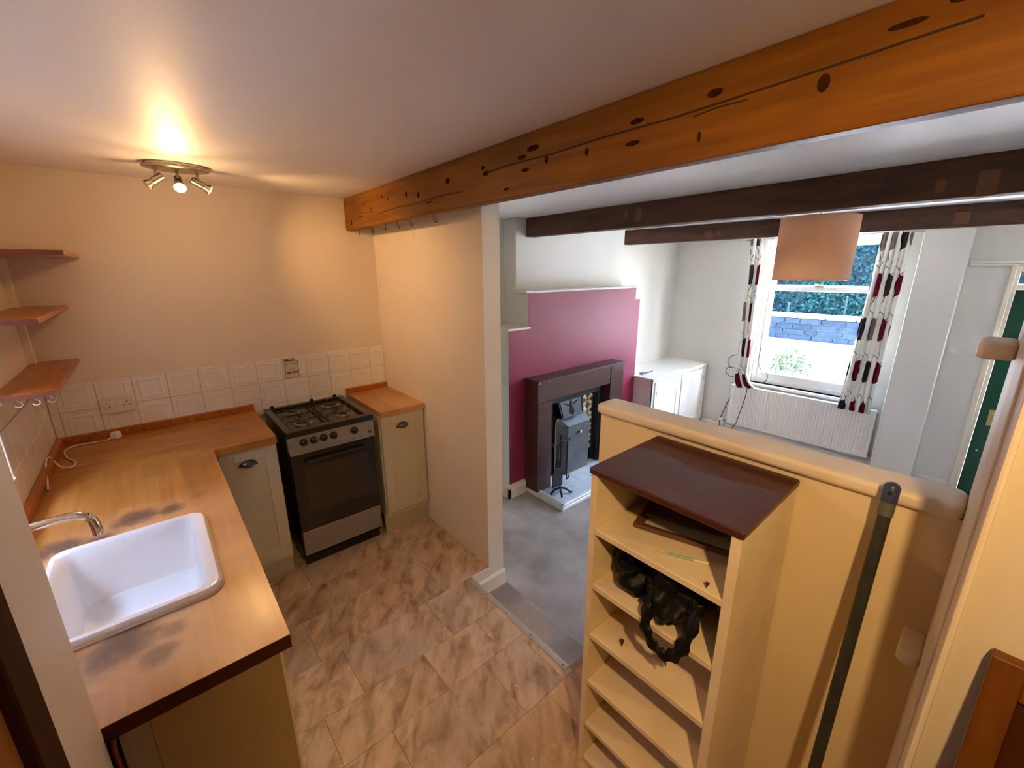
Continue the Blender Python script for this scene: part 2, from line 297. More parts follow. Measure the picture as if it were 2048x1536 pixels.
# ------------------------------------------------------------------ mesh helpers
class MB:
    def __init__(s): s.v=[]; s.f=[]; s.uv=None
    def add(s, vs, fs):
        o=len(s.v); s.v += [tuple(v) for v in vs]; s.f += [tuple(i+o for i in f) for f in fs]; return s
    def box(s, x0,x1,y0,y1,z0,z1):
        x0,x1=min(x0,x1),max(x0,x1); y0,y1=min(y0,y1),max(y0,y1); z0,z1=min(z0,z1),max(z0,z1)
        return s.add([(x0,y0,z0),(x1,y0,z0),(x1,y1,z0),(x0,y1,z0),(x0,y0,z1),(x1,y0,z1),(x1,y1,z1),(x0,y1,z1)],
              [(0,3,2,1),(4,5,6,7),(0,1,5,4),(1,2,6,5),(2,3,7,6),(3,0,4,7)])
    def hexa(s, p):  # 8 points: bottom ring then top ring
        return s.add(p, [(0,3,2,1),(4,5,6,7),(0,1,5,4),(1,2,6,5),(2,3,7,6),(3,0,4,7)])
    def prism(s, poly, ax, a, b):
        n=len(poly)
        def P(u,v,h): return {'x':(h,u,v),'y':(u,h,v),'z':(u,v,h)}[ax]
        return s.add([P(u,v,a) for u,v in poly]+[P(u,v,b) for u,v in poly],
            [tuple(range(n-1,-1,-1)), tuple(range(n,2*n))]+[(i,(i+1)%n,n+(i+1)%n,n+i) for i in range(n)])
    def tube(s, pts, r, n=8, cap=True):
        pts=[Vector(p) for p in pts]; rs = r if isinstance(r,(list,tuple)) else [r]*len(pts)
        vs=[]; fs=[]; ref=None
        for i,p in enumerate(pts):
            d=(pts[min(i+1,len(pts)-1)]-pts[max(i-1,0)]).normalized()
            if ref is None:
                ref = d.cross(Vector((0,0,1))) if abs(d.z)<.9 else d.cross(Vector((1,0,0)))
            ref=(ref-d*ref.dot(d)).normalized(); b=d.cross(ref)
            for k in range(n):
                a=2*math.pi*k/n; vs.append(p+(ref*math.cos(a)+b*math.sin(a))*rs[i])
        for i in range(len(pts)-1):
            for k in range(n): fs.append((i*n+k,i*n+(k+1)%n,(i+1)*n+(k+1)%n,(i+1)*n+k))
        if cap: fs += [tuple(range(n-1,-1,-1)), tuple((len(pts)-1)*n+k for k in range(n))]
        return s.add(vs,fs)
    def lathe(s, prof, c, axis=(0,0,1), n=24, sx=1, sy=1):
        ax=Vector(axis).normalized(); u=ax.cross(Vector((0,0,1))) if abs(ax.z)<.9 else Vector((1,0,0)); u.normalize(); v=ax.cross(u); c=Vector(c)
        vs=[]; fs=[]
        for r,h in prof:
            for k in range(n):
                a=2*math.pi*k/n; vs.append(c+ax*h+u*(r*sx*math.cos(a))+v*(r*sy*math.sin(a)))
        for i in range(len(prof)-1):
            for k in range(n): fs.append((i*n+k,i*n+(k+1)%n,(i+1)*n+(k+1)%n,(i+1)*n+k))
        fs += [tuple(range(n-1,-1,-1)), tuple((len(prof)-1)*n+k for k in range(n))]
        return s.add(vs,fs)
def wloc(o):
    p=Vector((0,0,0))
    while o is not None: p+=o.location; o=o.parent
    return p
def mesh_of(mb, name, org, bevel=0, seg=1, smooth=False):
    me=bpy.data.meshes.new(name); me.from_pydata([(v[0]-org[0],v[1]-org[1],v[2]-org[2]) for v in mb.v],[],mb.f)
    bm=bmesh.new(); bm.from_mesh(me); bmesh.ops.recalc_face_normals(bm, faces=bm.faces)
    if bevel:
        es=[e for e in bm.edges if len(e.link_faces)==2 and e.calc_face_angle(0)>R(28)]
        bmesh.ops.bevel(bm, geom=es, offset=bevel, segments=seg, affect='EDGES', profile=.5, clamp_overlap=True)
    if smooth:
        for f in bm.faces: f.smooth=True
        for e in bm.edges:
            if len(e.link_faces)==2 and e.calc_face_angle(0)>R(42): e.smooth=False
    bm.to_mesh(me); bm.free()
    return me
def obj(name, mb, m, parent=None, bevel=0, seg=1, smooth=False, label=None, org=None):
    if parent is not None: org=wloc(parent)
    elif org is None:
        xs=[v[0] for v in mb.v]; ys=[v[1] for v in mb.v]; zs=[v[2] for v in mb.v]
        org=((min(xs)+max(xs))/2,(min(ys)+max(ys))/2,min(zs))
    me=mesh_of(mb,name,org,bevel,seg,smooth); me.materials.append(MATS[m])
    o=bpy.data.objects.new(name,me); C.objects.link(o)
    if parent is not None: o.parent=parent
    else: o.location=org
    if label: o['label']=label
    return o
def tag(o, label, cat, group=None):
    o['label']=label; o['category']=cat
    if group: o['group']=group
    return o
def struct(name, mb, m, label, cat, **k):
    o=obj(name,mb,m,**k); o['kind']='structure'; return tag(o,label,cat)
def thing(name, label, cat, loc, group=None, kind=None):
    o=bpy.data.objects.new(name,None); C.objects.link(o); o.location=loc; o.empty_display_size=.05
    if kind: o['kind']=kind
    return tag(o,label,cat,group)
def B(*a): return MB().box(*a)
def copyof(src, parent, loc):
    c=src.copy(); C.objects.link(c); c.parent=parent; c.location=Vector(loc)-wloc(parent) if parent else loc; return c
def rrect(x0,x1,y0,y1,r,n=5):
    out=[]
    for cx,cy,a0 in ((x1-r,y1-r,0),(x0+r,y1-r,90),(x0+r,y0+r,180),(x1-r,y0+r,270)):
        for i in range(n+1):
            a=R(a0+90*i/n); out.append((cx+r*math.cos(a),cy+r*math.sin(a)))
    return out

ZF=-.339     # living room floor
ZC=2.272     # kitchen ceiling
ZL=2.245     # living room ceiling
# ================================================================== STRUCTURE
# kitchen floor: subfloor slab + stone-look tiles
fl=struct('floor', MB().box(-.35,1.69,-4.5,0,-.36,-.006).box(1.69,1.83,-4.4,-2.11,-.36,-.006).box(1.69,1.83,-1.322,0,-.36,-.006), 'vinyl_joint','brown stone-look tiled kitchen floor','floor')
def slab(x0,x1,y0,y1,z0=-.006,z1=0): return B(x0,x1,y0,y1,z0,z1)
yy=-4.4; ri=0; J=.0006
while yy<-.001:
    h=random.choice((.30,.30,.23)); y1=min(yy+h,0); xx=-.15-random.uniform(0,.25)
    xmaxs=1.83 if (y1<=-2.11 or yy>=-1.322) else 1.69
    while xx<xmaxs-.005:
        wd=random.choice((.305,.305,.46,.23)); x1=min(xx+wd,xmaxs); x0=max(xx,-.15)
        if x1-x0>.01:
            def piece(a,b,c,d): obj('tile', slab(a+J,b-J,c+J,d-J), 'vinyl', fl, bevel=.0006)
            if xmaxs>1.7 and x1>1.69 and yy<-2.11<y1: piece(x0,x1,yy,-2.11)
            elif x1>1.69 and yy<-1.322<y1 : piece(x0,x1,-1.322,y1)
            else: piece(x0,x1,yy,y1)
        xx+=wd
    # avoid tiles straddling the step opening
    yy=y1
    if yy<-2.11 and yy+.31>-2.11 and yy+.06<-2.11:
        yn=-2.11; xx=-.15
        while xx<1.825:
            x1=min(xx+random.choice((.305,.46,.23)),1.83); obj('tile', slab(xx+J,x1-J,yy+J,yn-J),'vinyl',fl,bevel=.0006); xx=x1
        yy=yn
    if yy<-1.322 and yy+.31>-1.322:
        yn=-1.322; xx=-.15
        while xx<1.685:
            x1=min(xx+random.choice((.305,.46,.23)),1.69); obj('tile', slab(xx+J,x1-J,yy+J,yn-J),'vinyl',fl,bevel=.0006); xx=x1
        yy=yn
struct('floor_living', B(1.69,6.25,-4.2,.05,ZF-.06,ZF),'carpet','dark grey-brown carpet of the lower living room','floor')
st=struct('floor_step', B(1.69,1.97,-2.11,-1.322,ZF,-.172),'carpet','dark carpeted step between kitchen and living room','step', bevel=.018, seg=3)
# ceilings
struct('ceiling', B(-.35,1.66,-4.5,.1,ZC,ZC+.06),'ceiling_paint','cream painted ceiling over the kitchen','ceiling')
struct('ceiling_living', B(1.66,6.45,-4.3,.1,ZL,ZC+.06),'living_ceiling','white ceiling between the dark beams','ceiling')
# cooker wall = back wall
wb=struct('wall_back', MB().box(-.15,1.95,0,.2,-.4,2.34),'kitchen_paint','warm cream painted wall behind the cooker','wall')
struct('wall_back_living', B(1.95,6.45,0,.2,-.4,2.34),'white_wall','white alcove wall either side of the chimney breast','wall')
# left wall with kitchen window opening y -1.80..-.80, z 1.05..1.91
struct('wall_left', MB().box(-.25,0,-.86,0,-.4,2.34).box(-.25,0,-2.12,-1.86,-.4,2.34).box(-.25,0,-1.86,-.86,-.4,1.05).box(-.25,0,-1.86,-.86,1.91,2.34),'kitchen_paint','kitchen wall with the sink and corner shelves','wall')
# doorway stub left of the camera
struct('wall_stub', B(-.25,.272,-2.318,-2.117,0,ZC),'kitchen_paint','narrow painted wall end beside the sink worktop','wall')
# hall behind the camera
struct('wall_hall', MB().box(-.35,-.25,-4.5,-2.0,-.01,ZC+.03).box(-.35,1.66,-4.5,-4.4,-.01,ZC+.03),'magnolia','painted hall wall behind the doorway','wall')
wr=struct('wall_right', MB().prism([(1.53,-4.5),(1.95,-4.5),(1.95,-3.150),(1.62,-3.1494),(1.505,-3.166),(1.505,-3.174),(1.53,-3.176)],'z',-.36,ZC+.03),'hall_paint','yellow-lit painted wall at the end of the half wall','wall')
tr=struct('trim_1', MB().tube([(1.507,-3.170,0),(1.507,-3.170,ZC)],.0058,8).tube([(1.550,-3.1590,0),(1.550,-3.1590,ZC)],.0035,8),'cap_paint','moulded cream corner bead at the end of the half wall','trim')
struct('wall_living_right', B(1.95,6.45,-4.5,-4.2,-.4,2.34),'white_wall','white side wall of the living room beside the front door','wall')
# partition
pt=struct('wall_partition', MB().box(1.831,1.945,-1.322,0,ZF,ZC),'kitchen_paint','painted partition wall panel right of the small cupboard','wall')
struct('baseboard_partition', MB().prism([(-1.322,ZF),(-1.342,ZF),(-1.342,-.082),(-1.336,-.070),(-1.322,-.068)],'x',1.70,1.952),'magnolia','cream skirting block at the foot of the partition end','baseboard', bevel=.002)
struct('trim_2', MB().box(1.69,1.831,-1.330,-1.30,-.2,-.004),'magnolia','cream riser piece under the partition end','trim')
# half wall with bull-nosed cap
hw=struct('wall_half', MB().box(1.831,1.915,-3.152,-2.115,ZF,1.228),'half_wall_paint','waist-high yellow-cream half wall beside the bookcase','wall')
poly=rrect(1.806,1.940,-3.150,-2.100,.030,6)
cp=obj('cap', MB().prism(poly,'z',1.226,1.266),'cap_paint',hw,bevel=.014,seg=4,smooth=True,label='rounded cream painted top board')
# window wall x=6.2 with window (y -2.28..-1.13, z .40..2.16) and door (y -4.0..-3.08, z..1.83)
struct('wall_window', MB().box(6.2,6.45,-1.13,.0,-.4,2.34).box(6.2,6.45,-3.08,-2.28,-.4,2.34).box(6.2,6.45,-2.28,-1.13,-.4,.40).box(6.2,6.45,-2.28,-1.13,2.16,2.34)
   .box(6.2,6.45,-4.3,-4.05,-.4,2.34).box(6.2,6.45,-4.05,-3.08,1.83,2.34),'white_wall','white wall around the living room window and front door','wall')
struct('wall_column', B(6.05,6.2,-2.815,-2.492,ZF,ZL),'white_wall','white boxed-in column between window and front door','wall', bevel=.004)
struct('baseboard_window', MB().prism([(6.2,ZF),(6.182,ZF),(6.182,ZF+.085),(6.19,ZF+.1),(6.2,ZF+.1)],'y',-2.49,-.607),'white_gloss','white skirting board under the window radiator','baseboard')
struct('baseboard_door', MB().prism([(6.2,ZF),(6.182,ZF),(6.182,ZF+.085),(6.19,ZF+.1),(6.2,ZF+.1)],'y',-3.08,-2.815),'white_gloss','short white skirting board beside the front door','baseboard')
struct('trim_3', MB().box(6.165,6.2,-4.15,-2.83,1.838,1.862).box(6.18,6.2,-4.15,-2.83,1.815,1.838),'white_gloss','thin white picture rail above the front door','trim', bevel=.003)
# chimney breast
YB=-.336; YU=-.165
br_=struct('wall_breast', MB().prism([(2.838,ZF),(4.831,ZF),(4.831,1.468),(4.742,1.468),(4.742,1.600),(3.072,1.600),(3.072,1.285),(2.838,1.285)],'y',YB+.003,0).box(3.072,4.70,YU,0,1.60,ZL),'white_wall','stepped chimney breast around the fireplace','wall')
obj('painted_face', MB().prism([(2.838,ZF),(4.831,ZF),(4.831,1.468),(4.742,1.468),(4.742,1.606),(3.072,1.606),(3.072,1.285),(2.838,1.285)],'y',YB,YB+.003),'plum',br_,label='plum red painted front')
obj('ledge', B(3.02,4.80,YB-.03,YU,1.600,1.618),'white_gloss',br_,bevel=.004,seg=2,label='white shelf moulding across the top')
obj('ledge', B(2.81,3.072,YB-.028,-.01,1.285,1.303),'white_gloss',br_,bevel=.004,seg=2,label='small white shoulder shelf')
sk=[(YB,ZF),(YB-.022,ZF),(YB-.022,ZF+.10),(YB-.014,ZF+.118),(YB-.014,ZF+.13),(YB,ZF+.14)]
struct('baseboard_breast', MB().prism(sk,'x',2.816,3.03).prism([(2.838-(YB-a),z) for a,z in sk],'y',YB-.022,0),'magnolia','cream moulded skirting left of the fireplace','baseboard')

# ---- beams
bb=thing('ceiling_beam','long orange pine beam with cracks and knots over the half wall','beam',(1.66,-2.1,2.065))
obj('timber', B(1.635,1.686,-4.2,0,2.065,ZC),'pine_beam',bb,bevel=.006,seg=2)
cr=MB(); 
def crack(pts,wd):
    for (y0,z0),(y1,z1) in zip(pts,pts[1:]): cr.hexa([(1.6335,y0,z0-wd),(1.636,y0,z0-wd),(1.636,y1,z1-wd),(1.6335,y1,z1-wd),(1.6335,y0,z0+wd),(1.636,y0,z0+wd),(1.636,y1,z1+wd),(1.6335,y1,z1+wd)])
crack([(-.55,2.125),(-.8,2.132),(-1.0,2.128),(-1.25,2.135),(-1.45,2.13)],.0016)
crack([(-1.62,2.178),(-1.8,2.182),(-2.0,2.178),(-2.2,2.183),(-2.45,2.181),(-2.62,2.186),(-2.8,2.192),(-3.0,2.20)],.0022)
crack([(-2.5,2.17),(-2.56,2.176),(-2.63,2.174)],.0015)
crack([(-.28,2.15),(-.5,2.143)],.001)
obj('crack',cr,'crack',bb)
for y,z,a,b in ((-1.33,2.19,.020,.012),(-1.05,2.165,.012,.016),(-.92,2.185,.011,.016),(-1.62,2.176,.022,.010),(-1.60,2.20,.014,.007),(-1.84,2.196,.026,.008),(-1.90,2.215,.034,.010),(-1.86,2.150,.020,.007),(-1.97,2.165,.008,.014),(-2.15,2.155,.008,.012),(-2.33,2.20,.024,.008),(-2.32,2.145,.026,.007),(-2.52,2.12,.006,.012),(-2.55,2.21,.02,.01),(-.35,2.20,.008,.006),(-.62,2.21,.016,.005),(-.7,2.19,.005,.008),(-.45,2.16,.006,.014),(-.12,2.11,.006,.02),(-2.9,2.225,.03,.006),(-2.97,2.24,.02,.008),(-2.78,2.165,.012,.018),(-1.75,2.10,.02,.005),(-1.15,2.12,.03,.004)):
    obj('knot', MB().lathe([(1,0),(.85,.0015)],(1.6352,y,z),(-1,0,0),10,sx=a,sy=b),'knot',bb)
b1=thing('ceiling_beam','dark brown beam nearest the kitchen in the living room','beam',(3.25,-2.1,2.084))
obj('timber', B(3.196,3.30,-4.2,0,2.084,ZL),'dark_beam',b1,bevel=.006,seg=2)
for y,z,s in ((-1.22,2.175,.022),(-1.32,2.165,.038),(-2.83,2.135,.026),(-2.97,2.13,.05),(-1.42,2.19,.006)):
    obj('plug', B(3.1935,3.197,y-s*.6,y+s*.6,z-s,z+s),'beam_plug',b1,bevel=.001)
b2=thing('ceiling_beam','dark brown beam nearest the window, behind the lampshade','beam',(5.05,-2.1,2.084))
obj('timber', MB().hexa([(4.93,0,2.084),(5.22,-4.2,2.084),(5.33,-4.2,2.084),(5.04,0,2.084),(4.93,0,ZL),(5.22,-4.2,ZL),(5.33,-4.2,ZL),(5.04,0,ZL)]),'dark_beam',b2,bevel=.006,seg=2)
for y,s in ((-1.08,.022),(-.98,.035),(-2.78,.042)):
    x=4.93-.069*y
    obj('plug', MB().box(x-.004,x+.002,y-s,y+s,2.15-s,2.15+s),'beam_plug',b2)

# ---- wall tiles (parts of their walls)
P=.1525
def tile_mesh(wd,ht,flat=False):  # lying in XZ, front towards -Y, with a raised rim
    t=.007; g=.001; mb=MB(); b0=.004
    o=[(g,g),(wd-g,g),(wd-g,ht-g),(g,ht-g)]
    def ring(d,y): return [(max(min(x,wd-g-d),g+d) if d else x, y, max(min(z,ht-g-d),g+d) if d else z) for x,z in o]
    rings=[ring(0,0),ring(0,-t+.002),ring(.002,-t),ring(.020,-t),ring(.026,-t-.0016),ring(.031,-t-.0016),ring(.037,-t)]
    if flat or min(wd,ht)<.09: rings=rings[:3]
    vs=[p for r in rings for p in r]; fs=[]
    for i in range(len(rings)-1):
        for k in range(4): fs.append((i*4+k,i*4+(k+1)%4,(i+1)*4+(k+1)%4,(i+1)*4+k))
    n=len(rings); fs.append(tuple((n-1)*4+k for k in range(4))); fs.append((3,2,1,0))
    return mb.add(vs,fs)
def tile_me(wd,ht,flat=False):
    me=mesh_of(tile_mesh(wd,ht,flat),'tile',(0,0,0)); me.materials.append(MATS['tile_white']); return me
cache={}
def put_tile(wall,x,z,wd,ht,rot=0,loc=None):
    k=(round(wd,4),round(ht,4),rot!=0)
    if k not in cache: cache[k]=tile_me(*k)
    o=bpy.data.objects.new('tile',cache[k]); C.objects.link(o); o.parent=wall
    o.location=Vector(loc if loc else (x,0,z))-wloc(wall); o.rotation_euler=(0,0,rot)
ZT=1.23; X0=.194
for r in range(3):
    z1=ZT-r*P; z0=z1-P
    if r==2: z0=.86
    for k in range(-2,11):
        a=X0+k*P; b=a+P; a=max(a,.008); b=min(b,1.830)
        if b-a<.01: continue
        if r==2 and (b<.90 or a>1.52): continue
        put_tile(wb,a,z0,b-a,z1-z0)
obj('grout', MB().box(0,1.831,-.002,0,.86,ZT),'grout',wb)
wl=bpy.data.objects['wall_left']
obj('grout', MB().box(0,.002,-.86,0,.9,ZT),'grout',wl)
for r in range(3):
    z1=ZT-r*P; z0=max(z1-P,.91)
    if z1-z0<.01: continue
    for k in range(0,6):
        a=k*P; b=min(a+P,.86)
        if b-a<.01: continue
        put_tile(wl,0,0,b-a,z1-z0,rot=R(90),loc=(0,-b,z0))
for r in range(1):      # under the window
    for k in range(7):
        a=.86+k*P; b=min(a+P,1.86)
        put_tile(wl,0,0,b-a,.14,rot=R(90),loc=(0,-b,.91))
# ---- kitchen window (left wall)
w2=struct('window_2', MB().box(-.20,-.13,-1.86,-1.81,1.05,1.91).box(-.20,-.13,-.91,-.86,1.05,1.91).box(-.20,-.13,-1.81,-.91,1.05,1.10).box(-.20,-.13,-1.81,-.91,1.86,1.91).box(-.19,-.14,-1.38,-1.34,1.10,1.86),'white_gloss','white kitchen window above the sink','window')
obj('pane', B(-.168,-.164,-1.81,-1.38,1.10,1.86),'pane_glass',w2); obj('pane', B(-.168,-.164,-1.34,-.91,1.10,1.86),'pane_glass',w2)
obj('sill', B(-.13,.012,-1.86,-.86,1.048,1.066),'tile_white',w2,bevel=.003)
# ---- living room window
w1=struct('window_1', MB().box(6.27,6.37,-2.28,-2.22,.40,2.16).box(6.27,6.37,-1.19,-1.13,.40,2.16).box(6.27,6.37,-2.22,-1.19,2.10,2.16).box(6.27,6.37,-2.22,-1.19,.40,.45),'white_gloss','white sash window with a garden view','window',bevel=.004)
sa=obj('upper_sash', MB().box(6.325,6.36,-2.22,-2.17,1.57,2.10).box(6.325,6.36,-1.24,-1.19,1.57,2.10).box(6.325,6.36,-2.17,-1.24,2.04,2.10).box(6.325,6.36,-2.17,-1.24,1.57,1.615),'white_gloss',w1,bevel=.004)
obj('pane', B(6.340,6.344,-2.17,-1.24,1.615,2.04),'pane_glass',sa)
sb=obj('lower_sash', MB().box(6.28,6.318,-2.22,-2.165,.45,1.60).box(6.28,6.318,-1.245,-1.19,.45,1.60).box(6.28,6.318,-2.165,-1.245,1.545,1.60).box(6.28,6.318,-2.165,-1.245,.45,.535),'white_gloss',w1,bevel=.004)
obj('pane', B(6.297,6.301,-2.165,-1.245,.535,1.545),'pane_glass',sb)
obj('catch', MB().box(6.268,6.30,-1.74,-1.66,1.60,1.612).tube([(6.285,-1.70,1.612),(6.285,-1.65,1.625)],.006),'brass',sb)
obj('sill', MB().box(6.165,6.285,-2.31,-1.10,.372,.40),'white_gloss',w1,bevel=.008,seg=3)
obj('reveal', MB().box(6.2,6.27,-1.134,-1.13,.40,2.16).box(6.2,6.27,-2.28,-2.276,.40,2.16).box(6.2,6.27,-2.28,-1.13,2.156,2.16),'white_gloss',w1)
# ---- front door
d1=struct('door_1', MB().box(6.19,6.30,-3.145,-3.08,ZF,1.83).box(6.19,6.30,-4.05,-3.99,ZF,1.83).box(6.19,6.30,-3.99,-3.145,1.765,1.83).box(6.20,6.30,-3.99,-3.145,1.615,1.66).prism([(6.19,ZF),(6.175,ZF),(6.175,1.83),(6.19,1.83)],'y',-3.118,-3.085),'magnolia','dark green front door with glass light in a cream frame','door',bevel=.003)
lf=obj('leaf', MB().box(6.22,6.265,-3.990,-3.1455,ZF,.56).box(6.22,6.265,-3.245,-3.1455,.56,1.612).box(6.22,6.265,-3.985,-3.89,.56,1.612).box(6.22,6.265,-3.89,-3.245,1.50,1.612),'green_paint',d1,bevel=.003)
obj('pane', B(6.240,6.246,-3.89,-3.245,.56,1.50),'pane_glass',lf)
obj('pane', B(6.245,6.250,-3.99,-3.145,1.66,1.765),'pane_glass',d1)
hd=obj('lock_plate', B(6.212,6.22,-3.255,-3.205,.385,.535),'brass',lf,bevel=.002)
obj('handle', MB().tube([(6.215,-3.23,.50),(6.18,-3.23,.50),(6.178,-3.27,.50),(6.178,-3.32,.495)],.008),'brass',hd)
obj('letter_stud', MB().lathe([(.008,0),(.008,.006),(.003,.009)],(6.22,-3.20,.127),(-1,0,0),10),'brass',lf)
# ---- brown door & frame on the left, by the camera
d2=struct('door_2', MB().box(.20,.275,-2.40,-2.319,0,ZC-.1),'door_brown','dark brown door frame at the near left edge','door',bevel=.003)
obj('leaf', MB().box(.21,.262,-3.05,-2.402,.01,2.0),'door_orange',d2,bevel=.003)

# ================================================================== KITCHEN THINGS
# --- worktops
H=.91; TH=.038
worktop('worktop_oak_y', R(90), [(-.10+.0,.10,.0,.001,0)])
# stains in local coords of the worktop thing (origin .3,-1.05,.87)
OX,OY,OZ=.31,-1.05,H-TH
stains=[(.33-OX,-1.16-OY,H-OZ,.09,.85),(.42-OX,-1.17-OY,H-OZ,.06,.8),(.14-OX,-1.235-OY,H-OZ,.07,.85),(.22-OX,-1.26-OY,H-OZ,.05,.8),(.30-OX,-1.87-OY,H-OZ,.10,.8),(.36-OX,-1.96-OY,H-OZ,.05,.6),(.09-OX,-1.25-OY,H-OZ,.05,.8),(.39-OX,-1.89-OY,H-OZ,.045,.5),(.52-OX,-1.11-OY,H-OZ,.05,.3)]
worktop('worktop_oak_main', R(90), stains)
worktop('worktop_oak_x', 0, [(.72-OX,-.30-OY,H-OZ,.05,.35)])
SX0,SX1,SY0,SY1=.115,.515,-1.815,-1.297
wt=thing('worktop','L-shaped oiled oak worktop around the sink, scratched and water stained','worktop',(OX,OY,OZ))
g=.012
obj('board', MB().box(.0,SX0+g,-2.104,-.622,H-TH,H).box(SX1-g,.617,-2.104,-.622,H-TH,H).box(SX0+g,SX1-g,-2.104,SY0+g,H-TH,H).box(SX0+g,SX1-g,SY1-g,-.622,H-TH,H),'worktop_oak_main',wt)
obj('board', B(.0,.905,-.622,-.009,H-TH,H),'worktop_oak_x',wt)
us=obj('upstand', B(.009,.905,-.029,-.009,H,H+.042),'varnish_wood',wt,bevel=.002)
for x in (.60,.78,.30): obj('screw_hole', MB().lathe([(.004,0),(.004,.001)],(x,-.029,H+.022),(0,-1,0),8),'dark_hole',us)
obj('upstand', B(.009,.030,-2.10,-.031,H,H+.042),'varnish_wood',wt,bevel=.002)
obj('edge_strip', B(.012,.6165,-2.1055,-2.1035,H-TH,H-.001),'edge_dark',wt)
wt2=thing('worktop','small oiled oak worktop in the corner right of the cooker','worktop',(1.67,-.31,H-TH))
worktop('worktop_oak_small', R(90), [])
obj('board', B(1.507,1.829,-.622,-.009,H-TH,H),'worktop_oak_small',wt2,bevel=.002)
obj('upstand', B(1.507,1.829,-.029,-.009,H,H+.034),'varnish_wood',wt2,bevel=.002)
# --- sink
s=thing('sink','white ceramic inset sink with rounded rim','sink',(.315,-1.556,H))
def sring(x0,x1,y0,y1,r,z): return [(x,y,z) for x,y in rrect(x0,x1,y0,y1,r,5)]
rings=[sring(SX0+.012,SX1-.012,SY0+.012,SY1-.012,.03,H-.02),sring(SX0,SX1,SY0,SY1,.045,H+.0005),sring(SX0,SX1,SY0,SY1,.045,H+.012),sring(SX0+.006,SX1-.006,SY0+.006,SY1-.006,.042,H+.021),sring(SX0+.018,SX1-.018,SY0+.018,SY1-.018,.035,H+.023),
   sring(SX0+.030,SX1-.034,SY0+.032,SY1-.030,.030,H+.014),sring(SX0+.040,SX1-.046,SY0+.042,SY1-.040,.028,H-.03),sring(SX0+.058,SX1-.064,SY0+.058,SY1-.056,.028,H-.165),sring(SX0+.085,SX1-.09,SY0+.085,SY1-.082,.03,H-.185),sring(SX0+.15,SX1-.15,SY0+.2,SY1-.2,.03,H-.188)]
mb=MB(); n=len(rings[0]); vs=[p for r in rings for p in r]; fs=[]
for i in range(len(rings)-1):
    for k in range(n): fs.append((i*n+k,i*n+(k+1)%n,(i+1)*n+(k+1)%n,(i+1)*n+k))
fs.append(tuple((len(rings)-1)*n+k for k in range(n)))
mb.add(vs,fs)
# outer skin of the bowl so it has real thickness
orings=[rings[0],sring(SX0+.03,SX1-.034,SY0+.032,SY1-.03,.03,H-.06),sring(SX0+.04,SX1-.045,SY0+.04,SY1-.04,.03,H-.19),sring(SX0+.06,SX1-.06,SY0+.06,SY1-.06,.03,H-.21)]
vs=[p for r in orings for p in r]; fs=[]
for i in range(len(orings)-1):
    for k in range(n): fs.append((i*n+k,(i+1)*n+k,(i+1)*n+(k+1)%n,i*n+(k+1)%n))
fs.append(tuple((len(orings)-1)*n+k for k in range(n-1,-1,-1))); mb.add(vs,fs)
obj('basin',mb,'ceramic',s,smooth=True)
obj('waste', MB().lathe([(.034,0),(.034,.003),(.028,.004),(.012,.001)],(.31,-1.556,H-.187),n=20),'chrome',s,smooth=True)
obj('silicone_bead', MB().tube([(x,y,H+.002) for x,y in rrect(SX0-.002,SX1+.002,SY0-.002,SY1+.002,.047,5)]+[(SX1+.002,SY1-.047,H+.002)],.0035,6),'grout',s)
# --- tap
t_=thing('tap','chrome swan spout mixer tap over the sink','tap',(.065,-1.50,H))
obj('base', MB().lathe([(.026,0),(.026,.008),(.020,.014),(.018,.10),(.021,.105),(.021,.15),(.013,.165)],(.065,-1.50,H),n=20),'chrome',t_,smooth=True)
obj('spout', MB().tube([(.065,-1.50,H+.16),(.066,-1.50,H+.195),(.085,-1.50,H+.208),(.14,-1.50,H+.208),(.20,-1.50,H+.212),(.228,-1.50,H+.210),(.247,-1.50,H+.200),(.258,-1.50,H+.182),(.262,-1.50,H+.150),(.262,-1.50,H+.135)],[.011,.011,.011,.011,.011,.0115,.0118,.012,.0125,.013],12),'chrome',t_,smooth=True)
for sg in (-1,1): obj('lever', MB().tube([(.065,-1.50+.02*sg,H+.13),(.065,-1.50+.055*sg,H+.135),(.07,-1.50+.085*sg,H+.15)],[.008,.009,.007],10),'chrome',t_,smooth=True)
# --- base cabinets
def cup_handle(par,x,y,z,wd=.09):
    vs=[];fs=[];n=14;mrow=6
    for i in range(mrow+1):
        a=R(90*i/mrow)
        for k in range(n+1):
            th=math.pi*k/n
            rx=wd/2; vs.append((x+rx*math.cos(th)*(.55+.45*math.cos(a)*1.0), y-.028*math.sin(a)*math.sin(th)**.7, z+ .036*math.sin(th)*math.cos(a)))
    for i in range(mrow):
        for k in range(n): fs.append((i*(n+1)+k,i*(n+1)+k+1,(i+1)*(n+1)+k+1,(i+1)*(n+1)+k))
    o=obj('handle',MB().add(vs,fs),'pewter',par,smooth=True,label='dark cup handle')
    md=o.modifiers.new('thickness','SOLIDIFY'); md.thickness=.0025
    return o
def shaker(par,x0,x1,y,z0,z1,st=.062,hx=None):
    d=obj('door',MB().box(x0,x0+st,y-.02,y,z0,z1).box(x1-st,x1,y-.02,y,z0,z1).box(x0+st,x1-st,y-.02,y,z0,z0+st).box(x0+st,x1-st,y-.02,y,z1-st,z1).box(x0+st-.002,x1-st+.002,y-.013,y-.002,z0+st-.002,z1-st+.002),'cream_door',par,bevel=.0018)
    cup_handle(d,hx or (x0+x1)/2,y-.0205,z1-.095)
    return d
c1=thing('base_cabinet','cream shaker base cabinet left of the cooker, partly behind the worktop corner','cabinet',(.76,-.3,0))
